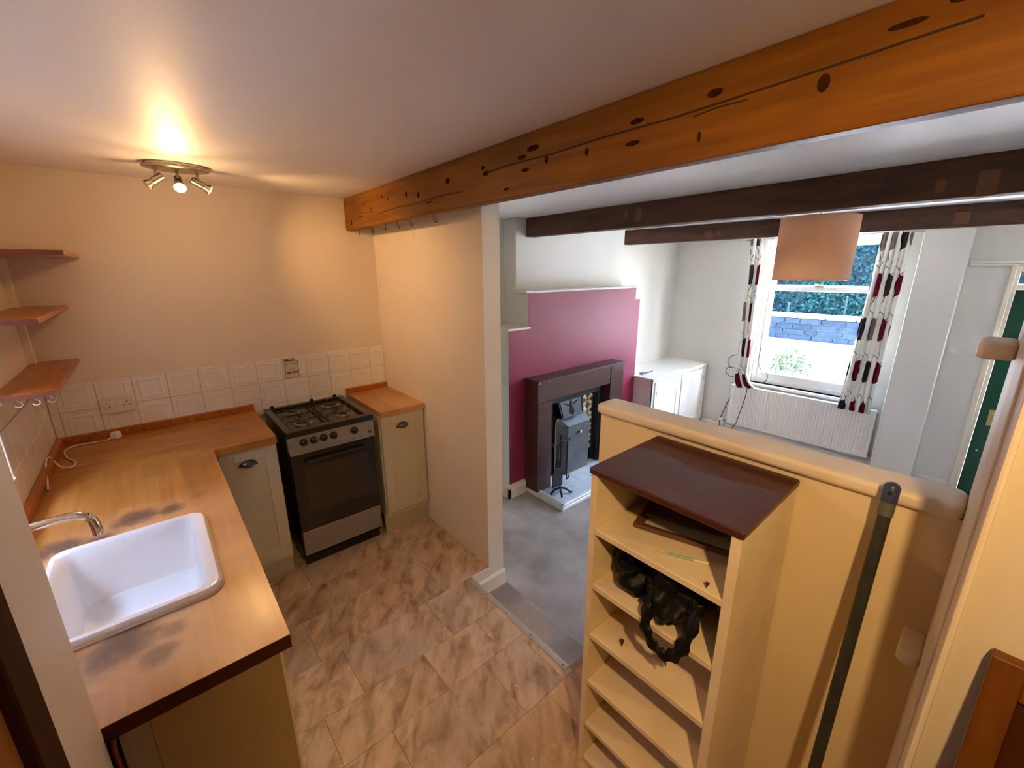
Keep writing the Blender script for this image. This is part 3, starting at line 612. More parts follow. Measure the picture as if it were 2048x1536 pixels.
obj('carcass',MB().box(.622,.640,-.58,-.02,.12,H-TH).box(.885,.903,-.58,-.02,.12,H-TH).box(.64,.885,-.58,-.02,.12,.138).box(.64,.885,-.035,-.02,.138,H-TH),'cream_door',c1)
shaker(c1,.630,.900,-.582,.150,H-TH-.006,hx=.755)
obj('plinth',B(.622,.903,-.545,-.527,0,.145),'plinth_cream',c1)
c2=thing('base_cabinet','narrow cream shaker base cabinet between cooker and partition','cabinet',(1.67,-.3,0))
obj('carcass',MB().box(1.507,1.525,-.58,-.02,.12,H-TH).box(1.808,1.826,-.58,-.02,.12,H-TH).box(1.525,1.808,-.58,-.02,.12,.138).box(1.525,1.808,-.035,-.02,.138,H-TH),'cream_door',c2)
shaker(c2,1.514,1.822,-.582,.155,H-TH-.006,hx=1.662)
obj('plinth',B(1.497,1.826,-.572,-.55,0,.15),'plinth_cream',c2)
c3=thing('base_cabinet','sink base unit with tan end panel under the long worktop','cabinet',(.31,-1.35,0))
obj('end_panel',B(.335,.590,-2.086,-2.068,0,H-TH),'end_panel',c3,bevel=.001)
obj('filler_panel',B(.285,.335,-2.084,-2.068,0,H-TH),'filler_tan',c3)
obj('front_edge',B(.590,.596,-2.086,-.63,.13,H-TH),'cream_door',c3)
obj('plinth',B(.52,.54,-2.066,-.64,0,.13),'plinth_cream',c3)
obj('pipe',MB().tube([(.277,-2.098,0),(.277,-2.098,H-TH-.03),(.280,-2.094,H-TH-.002)],.0045),'varnish_edge',c3)
# --- cooker
KX0,KX1,KY0,KY1=.957,1.468,-.586,-.022
k=thing('gas_cooker','freestanding black and silver gas cooker with four burners','cooker',((KX0+KX1)/2,-.3,0))
obj('body',B(KX0+.004,KX1-.004,KY0+.03,KY1,.05,.868),'black_enamel',k,bevel=.002)
hb=obj('hob',MB().box(KX0,KX1,KY0,KY1,.872,.886).box(KX0,KX0+.035,KY0,KY1,.886,.904).box(KX1-.035,KX1,KY0,KY1,.886,.904).box(KX0+.035,KX1-.035,KY0,KY0+.03,.886,.904).box(KX0+.035,KX1-.035,KY1-.04,KY1,.886,.904),'hob_enamel',k,bevel=.003,seg=2)
obj('front_edge',B(KX0,KX1,KY0-.014,KY0,.868,.903),'black_enamel',k,bevel=.003,seg=2)
for x in (KX0+.05,KX0+.30,KX1-.05): obj('lid_hinge',MB().box(x-.012,x+.012,KY1-.012,KY1,.904,.918),'black_iron',hb,bevel=.002)
bxs=((KX0+.135,KY0+.15,.040),(KX1-.135,KY0+.15,.030),(KX0+.135,KY1-.16,.034),(KX1-.135,KY1-.16,.046))
for x,y,r in bxs:
    bu=obj('burner',MB().lathe([(r+.012,0),(r+.012,.006),(r,.010),(r,.016)],(x,y,.886),n=20),'brushed_nickel',k,smooth=True)
    obj('burner_cap',MB().lathe([(r*.86,0),(r*.86,.004),(r*.6,.007)],(x,y,.902),n=20),'black_iron',bu,smooth=True)
for cx,sg in ((KX0+.140,1),(KX1-.140,-1)):
    gr=MB(); x0,x1=cx-.100,cx+.100; y0,y1=KY0+.045,KY1-.055; zz=.912; rr=.0042
    gr.tube([(x0,y0,zz-.018),(x1,y0,zz-.018),(x1,y1,zz-.018),(x0,y1,zz-.018),(x0,y0,zz-.018)],rr,6)
    ym=(y0+y1)/2; gr.tube([(x0,ym,zz-.018),(x0+.01,ym,zz),(x1-.01,ym,zz),(x1,ym,zz-.018)],rr,6)
    for by in (KY0+.15,KY1-.16):
        for dx,dy in ((1,0),(-1,0),(0,1),(0,-1)):
            e=.098 if dx else (.108 if True else 0)
            gr.tube([(cx+dx*e,by+dy*e*.95,zz-.018),(cx+dx*e*.92,by+dy*e*.88,zz+.004),(cx+dx*.026,by+dy*.026,zz+.004)],rr,6)
    obj('pan_support',gr,'black_iron',k,smooth=True)
fc=obj('control_panel',MB().hexa([(KX0+.002,KY0-.018,.772),(KX1-.002,KY0-.018,.772),(KX1-.002,KY0+.03,.772),(KX0+.002,KY0+.03,.772),(KX0+.002,KY0-.008,.868),(KX1-.002,KY0-.008,.868),(KX1-.002,KY0+.03,.868),(KX0+.002,KY0+.03,.868)]),'steel',k,bevel=.003,seg=2)
obj('panel_lip',B(KX0+.004,KX1-.004,KY0-.026,KY0-.01,.762,.774),'steel',k,bevel=.003,seg=2)
for x in (1.042,1.098,1.154,1.213,1.338):
    kn=obj('knob',MB().lathe([(.0225,0),(.0225,.004),(.019,.006),(.0175,.022),(.014,.025)],(x,KY0-.013,.828),(0,-1,.1),20),'black_enamel',fc,smooth=True)
    obj('grip',B(x-.003,x+.003,KY0-.042,KY0-.036,.813,.845),'black_iron',kn)
obj('ignition_button',MB().lathe([(.010,0),(.010,.004),(.006,.006)],(1.436,KY0-.015,.796),(0,-1,.1),14),'black_enamel',fc)
obj('ignition_button_centre',MB().lathe([(.004,0),(.003,.003)],(1.436,KY0-.021,.7965),(0,-1,.1),10),'steel',fc)
obj('logo',MB().tube([(1.418+.010*math.cos(a),KY0-.0095,.853+.010*math.sin(a)) for a in [R(50+20*i) for i in range(14)]],.0011,5).box(1.430,1.452,KY0-.0108,KY0-.0098,.8525,.8545),'print_dark',fc)
od=obj('oven_door',B(KX0+.006,KX1-.006,KY0-.006,KY0+.03,.255,.755),'black_enamel',k,bevel=.003,seg=2)
obj('window',B(1.03,1.41,KY0-.008,KY0-.006,.36,.665),'oven_glass',od)
obj('handle',MB().tube([(1.035,KY0-.006,.705),(1.04,KY0-.03,.707),(1.385,KY0-.03,.707),(1.39,KY0-.006,.705)],.0085,8),'black_iron',od,smooth=True)
obj('drawer_front',B(KX0+.01,KX1-.006,KY0-.008,KY0+.03,.085,.248),'steel',k,bevel=.003)
obj('kick_plate',B(KX0+.012,KX1-.012,KY0+.03,KY0+.05,.0,.08),'black_enamel',k)
for x in (KX0+.04,KX1-.04):
    obj('foot',MB().lathe([(.018,0),(.018,.02),(.01,.022),(.01,.05)],(x,KY1-.05,0),n=12),'black_iron',k)
# --- sticker on the tile behind the cooker
tk=thing('sticker','paper label stuck on the tile behind the cooker','sticker',(1.16,-.0125,1.085))
obj('sheet',MB().prism([(1.122,1.092),(1.206,1.090),(1.206,1.208),(1.190,1.222),(1.124,1.222)],'y',-.0122,-.0115),'paper',tk)
pr=MB(); yk=-.0128
for a,b,c,d in ((1.121,1.123,1.092,1.222),(1.205,1.207,1.090,1.208),(1.122,1.206,1.133,1.1345),(1.122,1.206,1.200,1.2015),(1.124,1.190,1.2210,1.2225),(1.122,1.206,1.089,1.0905)): pr.box(a,b,yk,yk+.0006,c,d)
obj('border_print',pr,'print_dark',tk)
for q in ((1.126,1.188,1.203,1.212),(1.126,1.150,1.214,1.219),(1.130,1.160,1.116,1.128),(1.166,1.20,1.118,1.129)): obj('print_block',B(q[0],q[1],yk,yk+.0005,q[2],q[3]),'grey_plastic',tk)
def text(par,body,size,x,y,z,m,name='lettering'):
    cu=bpy.data.curves.new('t','FONT'); cu.body=body; cu.size=size; cu.align_x='CENTER'; cu.extrude=.0002
    o=bpy.data.objects.new('t',cu); C.objects.link(o); bpy.context.view_layer.update()
    me=bpy.data.meshes.new_from_object(o.evaluated_get(bpy.context.evaluated_depsgraph_get())); bpy.data.objects.remove(o)
    me.materials.clear(); me.materials.append(MATS[m]); q=bpy.data.objects.new(name,me); C.objects.link(q); q.parent=par
    q.location=Vector((x,y,z))-wloc(par); q.rotation_euler=(R(90),0,0); return q
text(tk,'MMAHA BOO 12A',.0105,1.164,yk,1.181,'print_dark'); text(tk,'Cooker',.011,1.166,yk,1.148,'grey_plastic')
# --- socket
def socket(name,label,face,c,wd,ht,holes=True,cat='socket'):
    # face '-y' or '-x'
    e=thing(name,label,cat,c)
    x,y,z=c
    if face=='-y':
        bx=lambda a,b,c0,c1,d0,d1: B(x+a,x+b,y-d1,y-d0,z+c0,z+c1)
    else:
        bx=lambda a,b,c0,c1,d0,d1: B(x-d1,x-d0,y-b,y-a,z+c0,z+c1)
    obj('plate',bx(-wd/2,wd/2,-ht/2,ht/2,0,.009),'socket_plastic',e,bevel=.003,seg=2)
    if holes:
        for s_ in (-1,1):
            cx=s_*wd*.30
            for dx,dz in ((0,.014),(-.011,-.004),(.011,-.004)): obj('pin_hole',bx(cx+dx-.0028,cx+dx+.0028,dz-.003,dz+.003,.009,.0095),'dark_hole',e)
            obj('rocker',bx(s_*wd*.09-.007,s_*wd*.09+.007,.008,.026,.009,.012),'white_plastic',e,bevel=.001)
    else: obj('rocker',bx(-.008,.008,-.012,.012,.009,.013),'white_plastic',e,bevel=.001)
    return e
socket('wall_socket','white double socket on the kitchen tiles above the worktop','-y',(.267,-.012,1.083),.140,.088)
socket('wall_socket','white double socket low on the wall beside the alcove cupboard','-x',(6.2,-.625,-.07),.15,.086)
socket('light_switch','white light switch on the wall between column and front door','-x',(6.2,-2.878,1.042),.086,.086,False,'switch')
# --- plug and flex on the worktop
pc=thing('power_cable','white flex with a plug lying on the worktop by the upstand','cable',(.13,-.25,H))
pl=obj('plug',MB().hexa([(.205,-.075,H+.001),(.240,-.098,H+.001),(.262,-.062,H+.001),(.228,-.040,H+.001),(.212,-.073,H+.038),(.238,-.090,H+.038),(.256,-.063,H+.038),(.230,-.046,H+.038)]),'white_plastic',pc,bevel=.006,seg=3,smooth=True)
def smooth_path(pts,k=6):
    P_=[Vector(p) for p in pts]; out=[]
    for i in range(len(P_)-1):
        a=P_[max(i-1,0)];b=P_[i];c=P_[i+1];d=P_[min(i+2,len(P_)-1)]
        for j in range(k):
            u=j/k; out.append(.5*((2*b)+(c-a)*u+(2*a-5*b+4*c-d)*u*u+(3*b-a-3*c+d)*u**3))
    out.append(P_[-1]); return out
obj('flex',MB().tube(smooth_path([(.215,-.075,H+.015),(.195,-.095,H+.006),(.13,-.085,H+.005),(.075,-.085,H+.005),(.043,-.14,H+.005),(.060,-.26,H+.005),(.098,-.36,H+.005),(.090,-.425,H+.005),(.052,-.40,H+.012),(.018,-.34,H+.046),(.016,-.42,H+.048),(.034,-.60,H+.012),(.040,-.66,H+.005)]),.0036,7),'cable_white',pc,smooth=True)
# --- corner shelves
def cshelf(label,z,dx,yn,th=.020):
    e=thing('wall_shelf',label,'shelf',(dx/2,yn/2,z),'corner shelves')
    obj('board',B(.0,dx,yn,-.002,z,z+th),'varnish_wood',e,bevel=.0015)
    obj('edge_band',B(.0,dx,yn-.0016,yn,z+.001,z+th-.001),'varnish_edge',e)
    obj('support',B(0,.022,yn+.02,-.01,z-.018,z-.0005),'white_gloss',e)
    return e
cshelf('lowest varnished wooden corner shelf, with cup hooks underneath',1.337,.168,-.815)
cshelf('middle varnished wooden corner shelf',1.612,.180,-.86)
cshelf('top varnished wooden corner shelf, seen from below',1.858,.268,-.60)
for i,(x,y) in enumerate(((.060,-.79),(.105,-.79),(.145,-.78))):
    tag(obj('cup_hook',MB().tube([(x,y,1.337),(x,y,1.325)]+[(x+.010*math.sin(a),y,1.315+.010*math.cos(a)) for a in [R(20+30*j) for j in range(9)]],.0016,6),'white_plastic'),('left','middle','right')[i]+'most white cup hook under the lowest corner shelf','hook','shelf cup hooks')
tag(obj('shelf_upright',B(.0,.026,-.075,-.045,1.357,1.86),'kitchen_paint',bevel=.002),'cream painted upright batten behind the corner shelves','batten')
# --- spot fixture
LX,LY=.70,-.475
f=thing('ceiling_spotlight','brushed nickel three-spot ceiling light, middle spot lit','lamp',(LX,LY,ZC-.03))
obj('back_plate',MB().lathe([(.118,0),(.118,-.010),(.128,-.014),(.128,-.020),(.119,-.024),(.105,-.026)],(LX,LY,ZC),n=40,sy=.62),'brushed_nickel',f,smooth=True)
obj('fixing_screw',MB().lathe([(.005,0),(.005,.004),(.002,.006)],(LX+.005,LY-.076,ZC-.012),(0,-1,0),10),'brass',f)
def spot(ax_,ay_,dirv,lit):
    p=Vector((ax_,ay_,ZC-.026)); e=p+Vector((0,0,-.046)); d=Vector(dirv).normalized()
    obj('stem',MB().tube([p,e],.0062,10),'brushed_nickel',f,smooth=True)
    hd_=obj('spot_head',MB().lathe([(.013,-.030),(.0165,-.028),(.0165,.018),(.014,.020),(.014,.026),(.023,.044),(.025,.046)],e,d,18),'brushed_nickel',f,smooth=True)
    obj('bulb',MB().lathe([(.006,.042),(.022,.0455),(.021,.050),(.012,.054)],e,d,16),('bulb_off','bulb_lit','bulb_dim')[lit],hd_,smooth=True)
    return e,d
spot(LX-.080,LY-.01,(-.75,.05,-.55),0)
e,d=spot(LX,LY+.01,(-.02,-.70,-.62),1)
e3,d3=spot(LX+.075,LY+.0,(.80,.10,-.42),2)
def spotlight(name,p,d,en,ang,blend,col=(1,.62,.28),sz=.02):
    l=bpy.data.lights.new(name,'SPOT'); l.energy=en; l.spot_size=ang; l.spot_blend=blend; l.color=col; l.shadow_soft_size=sz
    o=bpy.data.objects.new(name,l); C.objects.link(o); o.location=p; o.rotation_euler=Vector(d).to_track_quat('-Z','Y').to_euler(); return o
KW=(1,.57,.23)
spotlight('spot_lamp_middle',e+d*.062,(-.10,-.82,-.36),34,R(120),.9,KW)
spotlight('spot_lamp_right',e3+d3*.062,(1.0,.08,-.38),27,R(100),.9,KW)
l=bpy.data.lights.new('spot_glow','POINT'); l.energy=3.7; l.color=KW; l.shadow_soft_size=.04; o=bpy.data.objects.new('spot_glow',l); C.objects.link(o); o.location=e+Vector((0,-.10,-.13))
# --- hall ceiling bulb, above the camera
HL=Vector((.64,-3.42,2.06))
hp=thing('hall_spotlight','small ceiling spotlight in the hall behind the doorway','lamp',(HL.x,HL.y,ZC))
HD=Vector((1.0,.50,-.95)).normalized()
obj('rose',MB().lathe([(.045,0),(.045,-.012),(.03,-.022)],(HL.x,HL.y,ZC),n=20),'brushed_nickel',hp,smooth=True)
obj('stem',MB().tube([(HL.x,HL.y,ZC-.02),(HL.x-HD.x*.05,HL.y-HD.y*.05,HL.z-HD.z*.05)],.006,10),'brushed_nickel',hp,smooth=True)
obj('spot_head',MB().lathe([(.014,-.09),(.022,-.086),(.026,-.03),(.030,-.012),(.030,-.010),(.012,-.016)],HL,HD,20),'brushed_nickel',hp,smooth=True)
spotlight('hall_bulb',HL,HD,66,R(112),.4,(1,.63,.27),.03)
# --- hooks on the big beam
hk=[(-.17,'first'),(-.38,'second'),(-.58,'third'),(-.74,'fourth'),(-.90,'fifth'),(-1.15,'sixth')]
for i,(y,w_) in enumerate(hk):
    a0=random.uniform(-.5,.5); dx,dy=math.sin(a0),-math.cos(a0)
    pts=[(1.662,y,2.066),(1.662,y,2.050)]+[(1.662+dx*.010*(1-math.cos(a)),y+dy*.010*(1-math.cos(a)),2.040-.013*math.sin(a)) for a in [R(22*j) for j in range(10)]]
    tag(obj('cup_hook',MB().tube(pts,.0019,6),'black_iron',smooth=True),w_+' iron cup hook from the wall under the orange beam','hook','beam hooks')
tag(obj('cup_hook',MB().tube([(1.635,-.30,2.135),(1.622,-.30,2.135),(1.618,-.312,2.127),(1.618,-.335,2.124),(1.620,-.342,2.130)],.0017,6),'black_iron',smooth=True),'small iron hook screwed into the face of the orange beam','hook')

# --- metal threshold strip
ts=thing('threshold_strip','silver metal threshold strip along the kitchen floor edge','strip',(1.68,-1.716,0))
obj('strip',MB().prism([(1.663,.0),(1.664,.003),(1.690,.0045),(1.694,.003),(1.694,-.018),(1.691,-.018),(1.691,.0)],'y',-2.112,-1.318),'strip_metal',ts)
for y in (-1.34,-1.50,-1.68,-1.87,-2.09): obj('screw',MB().lathe([(.0042,0),(.0042,.0008),(.002,.0012)],(1.676,y,.0038),n=8),'dark_hole',ts)

# ================================================================== BOOKCASE
BX0,BX1,BY0,BY1=1.437,1.829,-2.826,-2.385
bk=thing('bookcase','tall cream open bookcase with dark brown top against the half wall','bookcase',(1.63,-2.605,0))
obj('top',MB().prism(rrect(BX0-.004,BX1,BY0-.004,BY1+.008,.006,2),'z',1.185,1.206),'shelf_top_wood',bk,bevel=.006,seg=3,label='dark brown stained top')
obj('side_panel',B(BX0,BX1,BY1-.022,BY1,0,1.185),'shelf_paint',bk,bevel=.0015)
obj('side_panel',B(BX0,BX1,BY0,BY0+.024,0,1.185),'shelf_paint',bk,bevel=.0015)
obj('back_panel',B(BX1-.008,BX1-.001,BY0+.024,BY1-.022,.02,1.185),'shelf_paint',bk)
for z in (1.0,.795,.595,.393,.196,.03): obj('shelf',B(BX0+.002,BX1-.009,BY0+.0245,BY1-.0225,z-.020,z),'shelf_paint',bk,bevel=.0015)
# picture frame lying on the upper shelf
pf=thing('picture_frame','glazed wooden picture frame lying on the top shelf of the bookcase','picture frame',(1.66,-2.6,1.0))
fr=[(1.538,-2.484),(1.722,-2.430),(1.812,-2.735),(1.628,-2.789)]
cx=sum(p[0] for p in fr)/4; cy=sum(p[1] for p in fr)/4
inn=[(cx+(x-cx)*.78,cy+(y-cy)*.86) for x,y in fr]
for i in range(4):
    a,b=fr[i],fr[(i+1)%4]; c,d_=inn[(i+1)%4],inn[i]
    obj('rail',MB().hexa([(a[0],a[1],1.002),(b[0],b[1],1.002),(c[0],c[1],1.002),(d_[0],d_[1],1.002),(a[0],a[1],1.017),(b[0],b[1],1.017),(c[0],c[1],1.013),(d_[0],d_[1],1.013)]),'frame_wood',pf,bevel=.0015)
obj('print',MB().hexa([(x,y,1.003) for x,y in inn]+[(x,y,1.007) for x,y in inn]),'paper',pf)
obj('pane',MB().hexa([(x,y,1.0075) for x,y in inn]+[(x,y,1.0095) for x,y in inn]),'pane_glass',pf)
# second, smaller frame leaning over it
pf2=thing('picture_frame','smaller dark wooden frame lying on the larger frame in the bookcase','picture frame',(1.72,-2.6,1.018))
fr=[(1.600,-2.484),(1.752,-2.425),(1.814,-2.700),(1.700,-2.760)]
cx=sum(p[0] for p in fr)/4; cy=sum(p[1] for p in fr)/4
inn=[(cx+(x-cx)*.86,cy+(y-cy)*.90) for x,y in fr]
for i in range(4):
    a,b=fr[i],fr[(i+1)%4]; c,d_=inn[(i+1)%4],inn[i]
    obj('rail',MB().hexa([(a[0],a[1],1.0175),(b[0],b[1],1.0175),(c[0],c[1],1.0175),(d_[0],d_[1],1.0175),(a[0],a[1],1.030),(b[0],b[1],1.030),(c[0],c[1],1.028),(d_[0],d_[1],1.028)]),'mahogany',pf2,bevel=.0015)
obj('print',MB().hexa([(x,y,1.018) for x,y in inn]+[(x,y,1.021) for x,y in inn]),'frame_wood',pf2)
# pencil
pn=thing('pencil','pale green pencil with a sharpened tip on the bookcase shelf','pencil',(1.515,-2.655,1.0))
a=Vector((1.486,-2.596,1.0045)); b=Vector((1.542,-2.718,1.0045)); u=(b-a).normalized()
obj('barrel',MB().tube([a+u*.022,b-u*.004],.0042,6),'pencil_green',pn)
obj('tip',MB().tube([a+u*.022,a],[.0042,.0006],6),'pencil_wood',pn)
obj('cap',MB().tube([b-u*.036,b+u*.002],[.0047,.0047],6),'paper',pn)
def leaf(name,label,c,ang,ln,wd):
    vs=[];fs=[];n=6
    for i in range(n+1):
        s_=i/n; w_=wd*math.sin(math.pi*min(s_*1.0,1))**.8*(1-.4*s_); zz=.003+.006*math.sin(s_*3)
        for q in (-1,0,1): vs.append((s_*ln-ln/2,q*w_,zz+abs(q)*.005))
    for i in range(n):
        for q in (0,1): fs.append((i*3+q,(i+1)*3+q,(i+1)*3+q+1,i*3+q+1))
    mb=MB().add([(c[0]+x*math.cos(ang)-y*math.sin(ang),c[1]+x*math.sin(ang)+y*math.cos(ang),c[2]+z) for x,y,z in vs],fs)
    e=math.cos(ang),math.sin(ang)
    mb.tube([(c[0]-e[0]*ln/2,c[1]-e[1]*ln/2,c[2]+.003),(c[0]-e[0]*(ln*.9),c[1]-e[1]*(ln*.9),c[2]+.004)],.0008,5)
    o=obj(name,mb,'leaf_brown'); md=o.modifiers.new('thickness','SOLIDIFY'); md.thickness=.0006
    tag(o,label,'leaf','dry leaves on the bookcase')
leaf('dry_leaf','small curled brown leaf beside the pencil on the top shelf',(1.455,-2.757,1.0),R(200),.022,.007)
leaf('dry_leaf','dry brown leaf lying on the third bookcase shelf',(1.485,-2.507,.595),R(215),.030,.009)
# black carrier bags stuffed on the second shelf
def blob_bag(name,label,c,rx,ry,rz,seed,zfloor):
    bm=bmesh.new(); bmesh.ops.create_icosphere(bm,subdivisions=4,radius=1); rd=random.Random(seed); dirs=[Vector((rd.gauss(0,1),rd.gauss(0,1),rd.gauss(0,1))).normalized() for _ in range(26)]
    for v in bm.verts:
        d_=v.co.normalized(); k=1
        for i,q in enumerate(dirs): k+= (.10 if i%2 else -.10)*max(0,1-abs(d_.dot(q)-.55)*5)
        v.co=Vector((d_.x*rx*k,d_.y*ry*k,d_.z*rz*k))
        v.co+=Vector(c)
        if v.co.z<zfloor+.002: v.co.z=zfloor+.002
        v.co.z=min(v.co.z,zfloor+.172); v.co.x=min(v.co.x,BX1-.014); v.co.y=min(max(v.co.y,BY0+.028),BY1-.026)
    mb=MB().add([tuple(v.co) for v in bm.verts],[tuple(v.index for v in f.verts) for f in bm.faces]); bm.free()
    return mb
bg1=thing('carrier_bag','black plastic carrier bag crumpled at the back of the second shelf','bag',(1.56,-2.50,.795))
obj('body',blob_bag('b','',(1.60,-2.500,.865),.125,.080,.085,3,.795),'black_bag',bg1,smooth=True)
bg2=thing('carrier_bag','black plastic carrier bag with its handles hanging over the shelf edge','bag',(1.53,-2.66,.795))
obj('body',blob_bag('b','',(1.545,-2.645,.865),.115,.085,.088,9,.795),'black_bag',bg2,smooth=True)
def strap(pts,wd,par):
    pts=smooth_path(pts,5); vs=[];fs=[]
    for i,p in enumerate(pts):
        t_=(pts[min(i+1,len(pts)-1)]-pts[max(i-1,0)]).normalized(); nrm=Vector((-1,0,.2)); s_=t_.cross(nrm).normalized()
        w_=wd*(1+.25*math.sin(i*1.3)); fold=.006*math.sin(i*.9)
        vs+= [p-s_*w_, p+Vector((-.006+fold,0,0)), p+s_*w_]
    for i in range(len(pts)-1):
        for q in (0,1): fs.append((i*3+q,i*3+q+1,(i+1)*3+q+1,(i+1)*3+q))
    o=obj('handle',MB().add(vs,fs),'black_bag',par,smooth=True); md=o.modifiers.new('thickness','SOLIDIFY'); md.thickness=.002
strap([(1.47,-2.605,.90),(1.437,-2.612,.845),(1.425,-2.615,.79),(1.424,-2.638,.752),(1.424,-2.672,.738),(1.424,-2.702,.755),(1.426,-2.725,.80),(1.437,-2.738,.87),(1.47,-2.735,.93)],.017,bg2)
obj('tail',MB().tube([(1.424,-2.682,.738),(1.423,-2.686,.722),(1.424,-2.688,.708)],[.006,.003,.002],6),'black_bag',bg2)
tag(obj('folder',MB().box(1.60,1.80,-2.795,-2.735,.797,.900),'yellow_thing',bevel=.006,seg=2),'olive yellow packet behind the black bags in the bookcase','packet')

# --- broom pole leaning on the half wall
pA=Vector((1.60,-3.02,.002)); pB=Vector((1.783,-3.024,1.292)); u=(pB-pA).normalized()
bp_=thing('broom_pole','dark grey metal broom handle with a blue end leaning on the half wall','pole',tuple(pA))
obj('tube',MB().tube([pA,pB-u*.075],.0135,12),'pole_paint',bp_,smooth=True)
obj('ferrule',MB().tube([pB-u*.085,pB-u*.045],.0155,12),'grey_plastic',bp_,smooth=True)
obj('end_cap',MB().tube([pB-u*.05,pB-u*.012,pB-u*.004,pB],[.0165,.0165,.013,.006],14),'blue_plastic',bp_,smooth=True)
obj('hang_hole',MB().lathe([(.005,0),(.005,.003)],pB-u*.025+Vector((-.0150,0,.002)),(-1,0,.14),10),'dark_hole',bp_)
# --- rounded end blocks
def endblock(label,z,y0):
    o=obj('rounded_block',MB().prism(rrect(1.72,1.85,-3.1515,y0,.020,5),'z',z-.0165,z+.0165),'cap_paint',bevel=.008,seg=3,smooth=True)
    tag(o,label,'block','rounded wooden blocks by the half wall')
    return o
endblock('rounded cream board end jutting out in front of the front door',1.634,-3.097)
endblock('rounded cream board end low on the shaded part of the half wall',.884,-3.107)
# --- wooden panel leaning in the near right corner
lp=thing('leaning_panel','old orange-brown wooden panelled board leaning in the near right corner','board',(1.40,-3.45,0))
def slant(y0,y1,z0,z1,t0,t1,m,name):
    fx=lambda z: 1.32+.178*z/1.14
    obj(name,MB().hexa([(fx(z0)+t0,y0,z0),(fx(z0)+t1,y0,z0),(fx(z0)+t1,y1,z0),(fx(z0)+t0,y1,z0),(fx(z1)+t0,y0,z1),(fx(z1)+t1,y0,z1),(fx(z1)+t1,y1,z1),(fx(z1)+t0,y1,z1)]),m,lp,bevel=.002)
slant(-3.262,-3.222,0.002,1.14,0,.026,'panel_orange','stile'); slant(-3.75,-3.70,0.002,1.14,0,.026,'panel_orange','stile')
slant(-3.70,-3.262,1.08,1.14,0,.026,'panel_orange','rail'); slant(-3.70,-3.262,0.002,.10,0,.026,'panel_orange','rail')
slant(-3.70,-3.262,.10,1.08,.010,.018,'panel_red','panel')

# ================================================================== LIVING ROOM THINGS
# --- fire surround
fs_=thing('fire_surround','dark mahogany fire surround with mantel shelf on the plum wall','fireplace',(3.69,-.43,ZF+.06))
HZ=-.282
obj('leg',B(3.031,3.212,-.517,YB,HZ,.622),'mahogany',fs_,bevel=.002)
obj('leg',B(4.108,4.330,-.517,YB,HZ,.803),'mahogany',fs_,bevel=.002)
obj('header',B(3.031,4.104,-.513,YB,.622,.803),'mahogany',fs_,bevel=.002)
obj('mantel_shelf',B(3.022,4.350,-.524,YB,.804,.830),'mahogany',fs_,bevel=.003,seg=2)
for x in (3.04,3.16): obj('chip',MB().lathe([(.006,0),(.004,.001)],(x,-.5245,.810),(0,-1,0),7),'white_gloss',fs_)
# --- cast iron insert
ci=thing('cast_iron_insert','black cast iron fireplace insert with flower tiles','fireplace insert',(3.66,-.40,HZ))
obj('back_plate',MB().box(3.212,4.108,-.348,YB-.001,HZ,.622),'cast_iron',ci)
obj('frame',MB().box(3.214,3.262,-.43,-.348,HZ,.620).box(4.028,4.106,-.43,-.348,HZ,.620).box(3.262,4.028,-.43,-.348,.535,.620),'cast_iron',ci,bevel=.004)
for x in (3.275,3.305,3.335,3.365): obj('flute',MB().tube([(x,-.372,HZ+.04),(x,-.372,.53)],.011,8),'cast_iron',ci,smooth=True)
obj('hood',MB().hexa([(3.43,-.455,.350),(3.76,-.455,.350),(3.76,-.35,.350),(3.43,-.35,.350),(3.40,-.412,.545),(3.77,-.412,.545),(3.77,-.35,.545),(3.40,-.35,.545)]),'cast_iron',ci,bevel=.006,seg=2)
hf=MB()
for s_ in range(4):
    a=[(3.585+sx*(.02+.10*t)*math.cos(.3+1.5*t+.25*s_), -.448+.02*t+ (0), .388+.085*t*math.sin(.5+1.4*t)+.012*s_) for t in [i/9 for i in range(10)] for sx in (1,)]
    b_=[(2*3.585-x,y,z) for x,y,z in a]
    hf.tube(a,.005,6); hf.tube(b_,.005,6)
hf.tube([(3.585,-.452,.37),(3.585,-.428,.52)],.006,6).lathe([(.0,-.002),(.028,.0),(.018,.012),(.004,.016)],(3.585,-.430,.47),(0,-1,.25),12)
for q in ((3.445,.365),(3.745,.365),(3.42,.53),(3.755,.53)): pass
hf.tube([(3.448,-.452,.368),(3.742,-.452,.368),(3.750,-.420,.528),(3.420,-.420,.528),(3.448,-.452,.368)],.005,6)
obj('relief',hf,'cast_iron',ci,smooth=True)
obj('grate_opening',MB().box(3.42,3.77,-.352,-.3485,HZ,.35),'dark_hole',ci)
tm=None
for i in range(5):
    z1=.505-i*.128; z0=z1-.126
    vs=[(3.850,-.352,z0),(4.015,-.352,z0),(4.015,-.352,z1),(3.850,-.352,z1),(3.850,-.358,z0),(4.015,-.358,z0),(4.015,-.358,z1),(3.850,-.358,z1)]
    o=obj('flower_tile',MB().add(vs,[(0,1,2,3),(4,7,6,5),(0,4,5,1),(1,5,6,2),(2,6,7,3),(3,7,4,0)]),'fire_tile',ci)
    uvl=o.data.uv_layers.new(name='UVMap')
    for lp_ in o.data.loops:
        v=o.data.vertices[lp_.vertex_index].co+wloc(o); uvl.data[lp_.index].uv=((v.x-3.85)/.165,(v.z-z0)/.126)
obj('tile_rail', B(4.015,4.028,-.366,-.348,HZ,.51),'cast_iron',ci,bevel=.003)
obj('tile_rail',MB().box(3.825,3.85,-.366,-.348,HZ,.51),'cast_iron',ci,bevel=.003)
